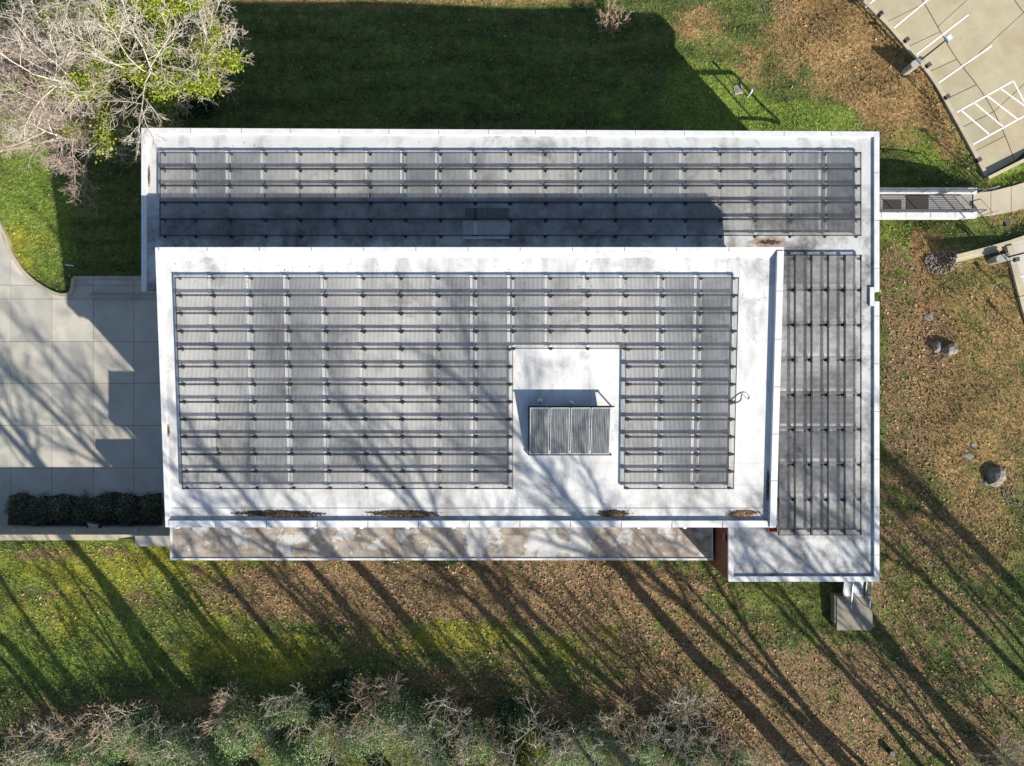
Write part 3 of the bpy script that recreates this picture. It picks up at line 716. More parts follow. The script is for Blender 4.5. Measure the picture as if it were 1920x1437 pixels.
# east wing: 5 x 8 turned by 90 degrees
ex0 = W(1459, 0, 12.05)[0]; ey0 = W(0, 478, 12.05)[1]
for r in range(8):
    for c_ in range(5):
        panel(ex0+(c_+.5)*1.075, ey0-(r+.5)*PL, ZL+.001, 0, -math.pi/2, f'turned tube solar panel on the east wing roof, {ORD[r]} row down, {ORD[4-c_]} from the right', 'solar panels on the east wing roof', r == 7, r == 0)

# ---------------------------------------------------------------- solar collectors in the gap
cxa, cxb = 1.06, 6.02; cyN, cyS = -1.48, -4.37
zN_, zS_ = zu(cyN)+.92, zu(cyS)+.34
for k in range(4):
    wdt = (cxb-cxa)/4; xa = cxa+k*wdt+.035; xb = cxa+(k+1)*wdt-.035
    names = ['leftmost', 'second from the left', 'third from the left', 'rightmost']
    t = empty('solar_collector', (xa, cyS, zS_), f'{names[k]} of four tilted grey ribbed collectors on the upper roof', 'solar collector', 'tilted ribbed collectors')
    ang = math.atan2(zN_-zS_, cyN-cyS); t.rotation_euler = (ang, 0, 0)
    L_ = math.hypot(zN_-zS_, cyN-cyS); w_ = xb-xa
    MB().box(0, w_, 0, L_, -.09, -.02).build('tray', M['dark_steel'], t)
    fr = MB(); fr.box(0, w_, 0, .05, -.019, .03); fr.box(0, w_, L_-.05, L_, -.019, .03); fr.box(0, .05, .05, L_-.05, -.019, .03); fr.box(w_-.05, w_, .05, L_-.05, -.019, .03)
    fr.build('frame', M['steel'], t)
    rb = MB(); nr = 10
    for i in range(nr):
        xx = .06+(w_-.12)*(i+.5)/nr; rw = (w_-.12)/nr
        rb.v += [(xx-rw/2,.06,-.015),(xx-rw*.22,.06,.022),(xx+rw*.22,.06,.022),(xx+rw/2,.06,-.015)]+[(xx-rw/2,L_-.06,-.015),(xx-rw*.22,L_-.06,.022),(xx+rw*.22,L_-.06,.022),(xx+rw/2,L_-.06,-.015)]
        b = len(rb.v)-8
        for q in range(3): rb.f.append((b+q, b+q+1, b+q+5, b+q+4))
    rb.build('ribbed_sheet', M['collector'], t, kind='stuff')
cs = empty('collector_stand', (0, 0, 0), 'dark steel stand carrying the four tilted collectors', 'stand')
MB().bar((cxa-.12, cyN+.06, zN_-.09), (cxb+.18, cyN+.06, zN_-.09), .09).build('top_rail', M['dark_steel'], cs)
MB().bar((cxa-.05, cyS-.06, zS_-.07), (cxb+.12, cyS-.06, zS_-.07), .07).build('bottom_rail', M['dark_steel'], cs)
for x in (cxa-.02, (cxa+cxb)/2, cxb+.10):
    MB().bar((x, cyN+.06, zu(cyN)+.01), (x, cyN+.06, zN_-.13), .07).build('leg', M['dark_steel'], cs)
    MB().bar((x, cyS-.06, zu(cyS)+.01), (x, cyS-.06, zS_-.10), .07).build('leg', M['dark_steel'], cs)
MB().bar((cxa-.04, cyS-.06, zu(cyS)+.10), (cxa-.04, cyN+.06, zu(cyN)+.1), .05).build('brace', M['dark_steel'], cs)
for px, py, lab in ((1012,752,'left'), (1071,756,'right')):
    x, y, z = W(px, py, 14.4); z = zu(y)
    v = empty('vent_pipe', (x, y, z), f'{lab} one of two small vent pipes in the collectors\' shade', 'vent pipe')
    MB().cyl((0,0,0), (0,0,.42), .07, n=12).build('pipe', M['steel'], v); MB().cyl((0,0,.42), (0,0,.50), .16, .05, n=12).build('cap', M['steel'], v)

# roof hatch under the north panels
hx0, hx1 = W(868,0,12)[0], W(955,0,12)[0]; hy1 = W(0,390,12)[1]; hym = W(0,413,12)[1]; hy0 = W(0,448,12)[1]
hat = empty('roof_hatch', ((hx0+hx1)/2, hy0, ZL), 'low grilled equipment curb under the shaded north solar panels', 'hatch'); hat.location = (0, 0, 0)
MB().box(hx0, hx1, hy0, hym, ZL+.004, ZL+.16).build('curb', M['coping'], hat)
MB().box(hx0+.15, hx1, hym+.002, hy1, ZL+.004, ZL+.10).build('louvre_box', M['rail'], hat)
for k in range(7):
    y = hym+.08+k*(hy1-hym-.12)/7; MB().box(hx0+.6, hx1-.05, y, y+.035, ZL+.101, ZL+.125).build('slat', M['rail'], hat)
# conduits and cable
cd = empty('conduit_pair', (0, 0, 0), 'two thin dark conduits crossing the south east corner of the upper roof', 'conduit')
for (a_, b_) in (((1420,957),(1442,1000)), ((1437,957),(1463,1000))):
    p1 = W(*a_, 13.95); p2 = W(b_[0], 980, 13.98); p3 = W(*b_, ZL+.5)
    MB().cyl(p1, p2, .022, n=6).cyl(p2, p3, .022, n=6).build('conduit', M['mount'], cd)
def tube_curve(pts, r, n=6):
    mb = MB()
    for i in range(len(pts)-1): mb.cyl(pts[i], pts[i+1], r, n=n)
    return mb
cp = [(1366,756),(1376,747),(1388,738),(1398,737),(1405,745),(1402,749),(1392,740),(1389,752),(1378,757),(1366,760)]
sl = smooth_line(cp, 5)
tag(tube_curve([(*W(x, y, 14.2)[:2], zu(W(x, y, 14.2)[1])+.04) for x, y in sl], .022).build('loose_cable', M['steel']), 'loose loop of grey cable beside the right solar block', 'cable')

# ---------------------------------------------------------------- leaf piles and debris
LEAFC = np.array([(0.42,0.26,0.135),(0.32,0.195,0.10),(0.52,0.37,0.23),(0.21,0.13,0.07),(0.47,0.37,0.26),(0.40,0.22,0.10),(0.11,0.075,0.05)])
def leaf_quads(P, size, cols, flat=0.5, seed=0):
    """P: (n,3) leaf centres; returns verts, faces, colours of folded leaf diamonds"""
    r = np.random.default_rng(seed); n = len(P)
    th = r.uniform(0, 2*np.pi, n); s = size*r.uniform(.6, 1.4, n)
    nrm = r.normal(0, flat, (n, 3)); nrm[:, 2] = 1; nrm /= np.linalg.norm(nrm, axis=1)[:, None]
    u = np.stack([np.cos(th), np.sin(th), np.zeros(n)], -1); u -= nrm*(u*nrm).sum(1)[:, None]; u /= np.linalg.norm(u, axis=1)[:, None]
    v = np.cross(nrm, u)
    V = np.stack([P+u*s[:,None], P+v*(s*.5)[:,None]+nrm*(s*.15)[:,None], P-u*s[:,None], P-v*(s*.5)[:,None]+nrm*(s*.15)[:,None]], 1).reshape(-1, 3)
    F = np.arange(4*n).reshape(n, 4)
    return V, F, np.repeat(cols, 4, 0)
def pile(cx, cy, rx, ry, n, label, zf, hgt=.08, dark=.6, size=.055, seed=1):
    r = np.random.default_rng(seed)
    a = r.uniform(0, 2*np.pi, n); q = np.sqrt(r.random(n)); q = q*(.72+.28*np.sin(3*a+seed)*np.sin(5*a+2*seed)+.15*r.normal(size=n)); X = cx+rx*q*np.cos(a); Y = cy+ry*.82*q*np.sin(a)
    Zp = np.array([zf(y) for y in Y])+.01+hgt*(1-q**2)*r.random(n)
    V, F, Cc = leaf_quads(np.stack([X, Y, Zp], -1), size, LEAFC[r.integers(0, len(LEAFC), n)]*dark, .6, seed)
    o_ = link('leaf_pile', np_mesh('leaf_pile', V, F, Cc), None, M['leafy']); o_['kind'] = 'stuff'; o_['label'] = label; return o_
for i, (pa, pb, dk, lab) in enumerate(((437,610,.35,'dark wet leaf heap in the south gutter, leftmost'), (682,832,.45,'dark leaf heap in the south gutter, second from the left'), (1115,1187,.55,'brown leaf heap in the south gutter, third from the left'), (1360,1428,1.1,'bright orange brown leaf heap in the south gutter corner'))):
    xa = W(pa,0,13.8)[0]; xb = W(pb,0,13.8)[0]; yv = W(0,964,13.75)[1]
    pile((xa+xb)/2, yv, (xb-xa)/2, .27, int(900*(xb-xa)/2), lab, zu, .10, dk, .055, 20+i)
xl, yl, _z = W(315, 808, 14.1); pile(xl, yl, .10, .52, 260, 'narrow brown leaf clump against the west coping', zu, .06, .8, .045, 31)
xl, yl, _z = W(1441, 455, 11.8); pile(xl+.1, yl, .75, .22, 260, 'dark leaf heap inside the rusty puddle stain', lambda y: ZL, .04, .4, .045, 32)
xl, yl, _z = W(1448, 920, 13.8); pile(UX1-.44, yl+.3, .09, 1.3, 420, 'long brown leaf drift against the east coping', zu, .06, .55, .045, 33)
xl, yl, _z = W(273, 330, 11.8); pile(xW+.40, yl, .07, .9, 260, 'thin leaf drift along the north west coping', lambda y: ZL, .04, .6, .045, 34)
# specks of leaf litter on all the roofs
n = 900
def specks(name, lab, x0_, x1_, y0_, y1_, n, zf, seed):
    r = np.random.default_rng(seed); X = r.uniform(x0_, x1_, n); Y = y0_+(y1_-y0_)*r.random(n)**1.0
    V, F, Cc = leaf_quads(np.stack([X, Y, np.array([zf(y) for y in Y])+.02], -1), .035, LEAFC[r.integers(0, len(LEAFC), n)]*.45, .4, seed)
    o_ = link(name, np_mesh(name, V, F, Cc), None, M['leafy']); o_['kind'] = 'stuff'; o_['label'] = lab
specks('leaf_specks', 'sparse leaf specks on the upper roof', UX0+.5, UX1-.6, UY0+.6, UY1-.6, 420, zu, 41)
specks('leaf_specks', 'sparse leaf specks on the north low roof', xW+.5, xE-.5, UY1+.3, yNe-.5, 260, lambda y: ZL, 42)
specks('leaf_specks', 'sparse leaf specks on the east wing roof', UX1+.3, xE-.5, yS+.5, UY1, 160, lambda y: ZL, 43)
specks('leaf_specks', 'leaf specks on the stained canopy roof', cx0+.2, cx1-.2, cy0+.2, UY0-.2, 520, lambda y: ZC, 44)

# ---------------------------------------------------------------- bridge at the entrance
ZB = 4.30
bx0 = wx1+.02; bx1 = W(1826,0,ZB)[0]
by1 = W(0,352,4.6)[1]; by1i = W(0,362,4.6)[1]; by0i = W(0,397,4.6)[1]; by0 = W(0,408,4.6)[1]
br = empty('entrance_bridge', (0, 0, 0), 'narrow entrance footbridge with pale side beams and grey railings', 'bridge')
MB().box(bx0, bx1, by0i+.002, by1i-.002, ZB-.25, ZB-.05).build('deck_frame', M['dark_steel'], br)
dk = MB(); nb = int((bx1-bx0)/.145)
for k in range(nb):
    x = bx0+k*.145; dk.box(x+.005, x+.14, by0i+.01, by1i-.01, ZB-.048, ZB+float(rng.normal(0, .003)))
dk.build('deck_boards', M['board'], br, kind='stuff')
for ya_, yb_ in ((by0, by0i), (by1i, by1)):
    sb_ = MB().box(bx0, bx1+.1, ya_, yb_, ZB-.5, ZB+.22).build('side_beam', M['coping'], br)
    for k in range(7):
        x = bx0+1.2+k*1.85; 
        if x < bx1: MB().box(x-.012, x+.012, ya_+.01, yb_-.01, ZB+.221, ZB+.226).build('joint', M['rail'], sb_)
for side, y in (('s', by0i-.06), ('n', by1i+.06)):
    xe = bx1-.35
    rl = MB()
    for q in range(6): rl.bar((bx0, y, ZB+.34+q*.125), (xe, y, ZB+.34+q*.125), .022)
    rl.build('rails', M['rail_paint'], br, kind='stuff')
    MB().bar((bx0, y, ZB+1.12), (bx1+.25, y, ZB+1.12), .06).build('top_rail', M['rail_paint'], br)
    x = xe
    while x > bx0: 
        MB().bar((x, y, ZB+.22), (x, y, ZB+1.09), .045).build('post', M['rail_paint'], br); x -= 1.85
    MB().bar((bx1+.25, y, 4.25), (bx1+.25, y, ZB+1.09), .045).build('post', M['rail_paint'], br)
for pa, pb, lab in ((1656,1690,'left brown mat on the bridge, next to the building'), (1699,1741,'right brown mat on the middle of the bridge')):
    xa, xb = W(pa,0,ZB)[0], W(pb,0,ZB)[0]
    tag(MB().box(xa, xb, by0i+.08, by1i-(.45 if pa < 1690 else .06), ZB+.012, ZB+.024).build('door_mat', M['mat']), lab, 'mat')

# ---------------------------------------------------------------- lamps, signs, handrails
def lamp(base, z, hgt, ang, label, pad=True):
    t = empty('street_lamp', (base[0], base[1], z), label, 'street lamp', 'lamps beside the parking lots'); t.rotation_euler = (0, 0, ang)
    pd = MB(); P = [(.28*math.cos(a) + (.30 if math.cos(a) > 0 else -.30), .28*math.sin(a)) for a in np.linspace(0, 2*math.pi, 18, endpoint=False)]
    pd.prism(P, -.8, .95).build('concrete_base', M['wall_con'], t)
    MB().box(.14, .50, -.17, .17, .952, .99).build('base_plate', M['steel'], t)
    MB().cyl((.32, 0, .99), (.32, 0, hgt), .065, .05, n=10).build('pole', M['dark_steel'], t)
    hd = MB(); hd.box(.07, .57, -.24, .24, hgt, hgt+.16); hd.build('lamp_head', M['lamp_head'], t)
    MB().box(.15, .49, -.16, .16, hgt+.161, hgt+.19).build('lamp_lid', M['white'], t)
    return t
b = G(1708, 127); lamp(b, b[2], 4.2, math.radians(36), 'pale headed street lamp on a rounded concrete base at the parking kerb')
b = G(1866, 488); lamp(b, b[2], 4.2, math.radians(12), 'street lamp on a rounded white base beside the drainage channel')
def sign(base_px, top_px, label, rot=35, sz=.32):
    b = G(*base_px); 
    r0 = math.hypot(base_px[0]-960, base_px[1]-718.5); r1_ = math.hypot(top_px[0]-960, top_px[1]-718.5)
    h_ = min(2.4, max(1.0, (H-b[2])*(1-r0/r1_)))
    t = empty('parking_sign', b, label, 'sign', 'small signs on posts along the parking lots'); t.rotation_euler = (0, 0, math.radians(rot))
    MB().bar((0,0,-.2), (0,0,h_-.02), .05).build('post', M['dark_steel'], t)
    q = MB().box(-.03, .03, -sz/2, sz/2, h_-.42, h_)
    q.build('sign_plate', M['frame'], t); MB().box(-sz/2, sz/2, -sz/2, sz/2, h_+.002, h_+.03).build('cap_plate', M['rail_paint'], t)
SG = 'square plate sign on a thin post along the parking kerb, '
sign((1635,42), (1653,26), SG+'first from the top')
sign((1680,92), (1703,76), SG+'second from the top')
sign((1720,138), (1742,121), SG+'third from the top')
sign((1754,196), (1778,182), SG+'fourth from the top')
sign((1812,311), (1836,298), SG+'lowest, near the bridge')
sign((1860,428), (1889,418), 'blue topped sign post on the slope below the path', 15)
sign((1876,494), (1908,488), 'low sign post right beside the lamp base at the channel', 10)
sign((1895,559), (1930,556), 'thin post at the right edge below the lamp', 5)
sign((1910,626), (1945,622), 'lowest thin post at the right edge of the lawn', 5)
hr = empty('path_handrail', (0, 0, 0), 'thin grey handrail posts beside the path at the bridge end', 'handrail')
for (pa, pb) in (((1838,361),(1858,356)), ((1838,406),(1860,400))):
    a_ = G(*pa); b_ = G(*pb); tube_curve([(a_[0],a_[1],4.2), (a_[0],a_[1],5.1), (b_[0],b_[1],5.1), (b_[0],b_[1],4.2)], .022).build('handrail_loop', M['steel'], hr)

# retaining wall west of the building
rw = empty('retaining_wall', (0, 0, 0), 'long grey concrete retaining wall between driveway bed and south lawn', 'wall')
xk = W(258, 0, 6.5)[0]
MB().box(-60, xk, -11.68, -11.30, -.5, 5.12).build('wall_body', M['wall_con'], rw)
MB().box(-60, xk-.002, -11.70, -11.28, 5.122, 5.20).build('wall_coping', M['kerb'], rw)
for px in (22, 135, 251):
    x = W(px, 0, 4.0)[0]
    lt = MB().cyl((x, -11.299, 3.6), (x, -11.20, 3.6), .15, .11, n=14).build('wall_lamp', M['lamp_head'], rw)
ew = empty('wing_wall', (0, 0, 0), 'short raised end block of the retaining wall beside the canopy', 'wall')
MB().box(xk+.002, cx0+.39, -11.75, -11.05, -.5, 6.7).build('wall_body', M['wall_con'], ew)
MB().box(xk-.02, cx0+.37, -11.78, -11.02, 6.702, 6.8).build('wall_coping', M['wall_con'], ew)
x, y, z = W(172, 985, 2.9)
t = empty('sign_board', (x, y+.1, 1.5), 'small tilted framed board standing in the shaded planting bed', 'board'); t.rotation_euler = (math.radians(35), 0, math.radians(-12))
MB().box(-.62, .62, -.02, .85, 1.0, 1.06).build('frame', M['frame'], t); MB().box(-.42, .42, .12, .72, 1.062, 1.07).build('board_face', M['white'], t)
for s in (-.5, .5): MB().box(s-.04, s+.04, .3, .38, -.2, 1.0).build('leg', M['frame'], t)

# south-east landing
bz = G(1602, 1190)[2]
za = bz+.75
p0 = W(1566, 1118, za); p1 = W(1636, 1182, za)
ld = empty('concrete_landing', (0, 0, 0), 'square weathered concrete landing south of the east wing', 'landing')
MB().box(p0[0]+.12, p1[0], p1[1], p0[1], bz-.8, za).build('slab', M['old_con'], ld)
MB().box(p0[0]-.02, p0[0]+.119, p1[1]+.5, p0[1]+.05, bz-.8, za-.06).build('footing', M['old_con'], ld)
rp = empty('landing_ramp', (0, 0, 0), 'pale metal ramp between east wing and concrete landing', 'ramp')
pa, pb = W(1580, 1119, za+.06), W(1620, 1119, za+.06)
MB().prism([(pa[0],p0[1]+.002),(pb[0],p0[1]+.002),(pb[0],yS+.45),(pa[0],yS+.45)], [za-.1]*2+[za+.5]*2, [za+.05]*2+[za+.62]*2).build('deck', M['ramp'], rp)
for x in (pa[0]+.12*0-.03, pb[0]+.03):
    MB().prism([(x-.04,p0[1]+.01),(x+.04,p0[1]+.01),(x+.04,yS+.45),(x-.04,yS+.45)], [za-.1]*2+[za+.4]*2, [za+.2]*2+[za+.78]*2).build('kerb_rail', M['rail_paint'], rp)
for px in (1595, 1630):
    x = W(px, 0, za+.9)[0]
    MB().bar((x, p0[1]-.55, za+.95), (x, yS+.5, za+1.55), .05).build('handrail', M['steel'], rp)
    MB().bar((x, p0[1]-.55, za), (x, p0[1]-.55, za+.95), .05).build('post', M['steel'], rp)

# small things on the lawns
b = G(1384, 169)
t = empty('valve_cover', b, 'square concrete valve cover in the north east lawn shadow', 'cover'); t.rotation_euler = (0, 0, .2)
MB().box(-.34, .34, -.34, .34, -.2, .10).build('box', M['wall_con'], t); MB().box(-.26, .26, -.26, .26, .101, .12).build('lid', M['rock'], t)
b = G(1402, 182)
t = empty('hydrant_pipe', b, 'bent white pipe standing beside the valve cover', 'pipe')
MB().cyl((0,0,-.1), (0,0,.75), .06, n=8).build('riser', M['white'], t); MB().cyl((-.02,-.05,.75), (.18,.40,.80), .06, n=8).build('elbow', M['white'], t)
b = G(1377, 160)
t = empty('marker_post', b, 'dark thin marker post by the valve cover', 'post')
MB().bar((0,0,-.1), (0,0,1.0), .05).build('post', M['dark_steel'], t); MB().bar((0,0,1.0), (0,0,1.5), .18, .05).build('plate', M['dark_steel'], t)
b = G(131, 498)
t = MB().box(-.30, .30, -.05, .05, .05, .09).build('white_stake', M['white']); t.location = b; t.rotation_euler = (0, .1, -.12); tag(t, 'white plastic strip lying on the shaded west lawn', 'strip')
b = G(1666, 1407)
t = empty('dark_bin', b, 'small dark blue bin on the leaf strewn south lawn', 'bin'); t.rotation_euler = (0, 0, -.5)
MB().cyl((0,0,0), (0,0,.50), .20, .25, n=14).build('body', M['mount'], t); MB().cyl((0,0,.50), (0,0,.55), .26, .20, n=14).build('lid', M['mount'], t)

# boulders
def rock_mesh(seed, n=2, sq=.6):
    import bmesh
    bm = bmesh.new(); bmesh.ops.create_icosphere(bm, subdivisions=n, radius=1.0); r = np.random.default_rng(seed)
    ph = r.uniform(0, 6, 9)
    for v in bm.verts:
        d = v.co.normalized(); k = 1+.22*math.sin(3*d.x+ph[0])*math.cos(2.3*d.y+ph[1])+.16*math.sin(5*d.z+ph[2]+4*d.x)+.08*r.normal()
        v.co = Vector((d.x*k, d.y*k*.8, max(-.4, d.z*k*sq)))
    me = bpy.data.meshes.new('boulder'); bm.to_mesh(me); bm.free(); me.materials.append(M['rock']); return me
rocks = [rock_mesh(s) for s in range(5)]
for i, (px, py, s, lab) in enumerate(((1781,657,.62,'grey boulder beside the reddish soil patch on the east slope'), (1866,893,.85,'large grey boulder low on the east slope'), (1744,597,.38,'flat pale stone on the leafy path east of the wing'), (1816,856,.42,'pale flat stone below the gravelly path'), (1826,836,.33,'small pale stone just above another flat stone'), (1853,905,.45,'small pale rock left of the large boulder'), (1756,650,.5,'dark rounded rock at the top of the soil patch'))):
    b = G(px, py); t = link('boulder', rocks[i % 5]); t.location = (b[0], b[1], b[2]-.05*s); t.scale = (s, s, s*(1.25 if i in (0,1,6) else .30)); t.rotation_euler = (0, 0, i*1.3)
    tag(t, lab, 'rock', 'stones on the east slope')
def rubble(name, lab, px, py, rx, ry, n, s0, seed, rot=0):
    r = np.random.default_rng(seed); V = []; F = []; base = [np.array([v.co[:] for v in rock_mesh(90+k, 1).vertices]) for k in range(3)]
    fc = np.array([p_.vertices[:] for p_ in rock_mesh(90, 1).polygons]); c0 = G(px, py); sc_ = (H-c0[2])/FPX; off = 0; ca, sa = math.cos(rot), math.sin(rot)
    q = np.sqrt(r.random(n)); a = r.uniform(0, 6.283, n); u = rx*sc_*q*np.cos(a); v = ry*sc_*q*np.sin(a)
    X = c0[0]+u*ca-v*sa; Y = c0[1]+u*sa+v*ca; Z = ground(X, Y)
    for k in range(n):
        s = s0*r.uniform(.5, 1.5); th = r.uniform(0, 6.28); B = base[k % 3]*s; R = np.array([[math.cos(th), -math.sin(th), 0], [math.sin(th), math.cos(th), 0], [0, 0, 1]])
        V.append(B@R.T+np.array([X[k], Y[k], Z[k]+.05+.25*s0*(1-q[k])*r.random()*4])); F.append(fc+off); off += len(B)
    o_ = link(name, np_mesh(name, np.concatenate(V), np.concatenate(F)), None, M['rock']); o_['kind'] = 'stuff'; o_['label'] = lab
rubble('rock_pile', 'grey rock pile at the end of the drainage channel', 1762, 493, 25, 22, 260, .085, 1)
rubble('gravel', 'scattered gravel along the east path', 1764, 730, 14, 85, 110, .035, 2, .12)
rubble('gravel', 'pale stones scattered at the top of the north bank', 1450, 14, 34, 18, 110, .045, 3)
rubble('gravel', 'line of stones running from the large boulder', 1905, 935, 30, 14, 80, .05, 4, -.6)
rubble('gravel', 'stones along the foot of the brown bank', 1590, 175, 12, 70, 60, .03, 5, .45)

# ---------------------------------------------------------------- plants
def tubes_mesh(name, lines, mat):
    """lines: list of (pts(n,3), radii(n), sides)"""
    V = []; F = []; off = 0
    for P, R, k in lines:
        n = len(P); T = np.gradient(P, axis=0); T /= np.linalg.norm(T, axis=1)[:, None]+1e-9
        up = np.where(np.abs(T[:, 2:3]) < .9, np.array([[0, 0, 1.]]), np.array([[1., 0, 0]]))
        A = np.cross(T, up); A /= np.linalg.norm(A, axis=1)[:, None]+1e-9; B = np.cross(A, T)
        th = np.arange(k)*2*np.pi/k
        ring = P[:, None, :]+R[:, None, None]*(A[:, None, :]*np.cos(th)[None, :, None]+B[:, None, :]*np.sin(th)[None, :, None])
        V.append(ring.reshape(-1, 3)); i0 = np.arange((n-1)*k).reshape(n-1, k); j = np.roll(i0, -1, 1)
        F.append(np.stack([i0, j, j+k, i0+k], -1).reshape(-1, 4)+off); off += n*k
    me = np_mesh(name, np.concatenate(V), np.concatenate(F), smooth=True); me.materials.append(mat); return me

def wander(r, p, d, L, n, jit, up):
    P = [p]; d = d/np.linalg.norm(d)
    for _ in range(n):
        d = d+r.normal(0, jit, 3)+np.array([0, 0, up]); d /= np.linalg.norm(d); P.append(P[-1]+d*L/n)
    return np.array(P)
def kids(r, line, L, n, tmin, ang, ratio, seg, jit, up, r_ratio, k, rmin):
    P, R, _ = line; out = []
    for i in range(n):
        t = tmin+(1-tmin)*(i+r.random())/n; t = min(t, .99); s = t*(len(P)-1); j = int(s); f = s-j
        q = P[j]*(1-f)+P[j+1]*f; rad = R[j]*(1-f)+R[j+1]*f
        T = P[j+1]-P[j]; T /= np.linalg.norm(T)
        az = i*2.4+r.uniform(-.5, .5); a = np.cross(T, [0.3, 0.2, 1.0] if abs(T[2]) < .9 else [1., 0, 0]); a /= np.linalg.norm(a); b = np.cross(T, a)
        g = math.radians(ang)*r.uniform(.75, 1.2)
        d = T*math.cos(g)+(a*math.cos(az)+b*math.sin(az))*math.sin(g)
        LL = L*ratio*(1.15-.6*t)*r.uniform(.75, 1.2)
        Q = wander(r, q, d, LL, seg, jit, up); rr = max(rmin, rad*r_ratio)
        out.append(((Q, np.linspace(rr, max(rmin*.6, rr*.22), len(Q)), k), LL))
    return out

def bare_tree(seed, hgt, r0, lean=(0, 0), stems=1, l1=11, a1=50, ratio1=.42, t1=.32, levels=4, n2=7, n3=6, n4=0, rmin=.012, up=.06):
    r = np.random.default_rng(seed); big = []; fine = []
    for s in range(stems):
        th = s*2*math.pi/max(1, stems)+r.uniform(0, 1); sp = .0 if stems == 1 else .30
        d = np.array([lean[0]+sp*math.cos(th), lean[1]+sp*math.sin(th), 1.0])
        P = wander(r, np.array([.25*math.cos(th)*(stems > 1), .25*math.sin(th)*(stems > 1), -.3]), d, hgt, 10, .05, .03)
        t0 = (P, r0*np.linspace(1, .16, len(P))**1.1, 8); big.append(t0)
        L1 = kids(r, t0, hgt, l1, t1, a1, ratio1, 6, .12, up, .55, 6, rmin*2.2); big += [x[0] for x in L1]
        for ln1, len1 in L1:
            L2 = kids(r, ln1, len1, n2, .2, 42, .52, 5, .16, up*.7, .55, 4, rmin*1.4); fine += [x[0] for x in L2]
            for ln2, len2 in L2:
                L3 = kids(r, ln2, len2, n3, .15, 40, .55, 4, .2, up*.5, .6, 3, rmin); fine += [x[0] for x in L3]
                if n4:
                    for ln3, len3 in L3: fine += [x[0] for x in kids(r, ln3, len3, n4, .15, 40, .6, 3, .22, .02, .7, 3, rmin*.8)]
    return big, fine

# big pale tree at the upper left, two stems bases, with ivy
def ivy_mesh(name, lines, n, spread, size, cols, seed, zmax):
    r = np.random.default_rng(seed); Ps = []
    pts = np.concatenate([l[0] for l in lines]); pts = pts[(pts[:, 2] < zmax) & (pts[:, 2] > 1.0)]
    cl = pts[r.integers(0, len(pts), n//60)]
    c0 = np.repeat(cl, 60, 0); P = c0+r.normal(0, spread, c0.shape)
    V, F, Cc = leaf_quads(P, size, cols[r.integers(0, len(cols), len(P))]*r.uniform(.6, 1.3, (len(P), 1)), .9, seed)
    me = np_mesh(name, V, F, Cc); me.materials.append(M['leafy']); return me
IVY = np.array([(0.26,0.34,0.03),(0.38,0.46,0.04),(0.15,0.23,0.025),(0.45,0.47,0.06)])
GREEN = np.array([(0.03,0.075,0.03),(0.045,0.10,0.04),(0.02,0.05,0.022),(0.07,0.12,0.05)])
def place_tree(name, px, py, data, label, cat, group, mats, ivy=None, rot=0, sc=1.0, base=None):
    b = G(px, py) if base is None else base
    t = empty(name, b, label, cat, group); t.rotation_euler = (0, 0, rot); t.scale = (sc,)*3
    link('trunk', data[0], t); link('crown', data[1], t)
    if ivy is not None: link('ivy', ivy, t, kind='stuff')
    return t
def tree_data(seed, bark, twig, **kw):
    big, fine = bare_tree(seed, **kw); return tubes_mesh('trunk', big, bark), tubes_mesh('crown', fine, twig), big
d = tree_data(3, M['bark_pale'], M['bark_pale'], hgt=15.0, r0=.28, stems=4, l1=11, a1=60, ratio1=.46, t1=.25, n2=8, n3=6, n4=4, rmin=.016)
iv = ivy_mesh('ivy', d[2], 85000, .40, .085, IVY, 4, 10.5)
place_tree('bare_tree', 340, 172, d, 'big pale bare tree wrapped in yellow green ivy, upper left', 'tree', 'bare trees at the upper left', None, iv, 2.2)
d = tree_data(8, M['bark_pale'], M['twig_pink'], hgt=11.5, r0=.20, stems=4, l1=12, a1=58, ratio1=.42, t1=.2, n2=8, n3=6, n4=4, rmin=.015)
place_tree('bare_tree', 212, 262, d, 'pinkish bare tree reaching over the shaded lawn left of the roof', 'tree', 'bare trees at the upper left', None)
d = tree_data(15, M['bark_pale'], M['bark_pale'], hgt=12.0, r0=.20, stems=2, l1=11, a1=58, ratio1=.42, t1=.22, n2=8, n3=6, n4=4, rmin=.015)
place_tree('bare_tree', 165, 190, d, 'pale bare tree at the left edge behind the ivy tree', 'tree', 'bare trees at the upper left', None)
d = tree_data(27, M['bark_pale'], M['bark_pale'], hgt=8.5, r0=.13, stems=2, l1=10, a1=55, ratio1=.38, t1=.25, n2=7, n3=6, n4=3, rmin=.013)
place_tree('bare_tree', 398, 140, d, 'smaller pale bare tree at the right side of the ivy tree', 'tree', 'bare trees at the upper left', None)
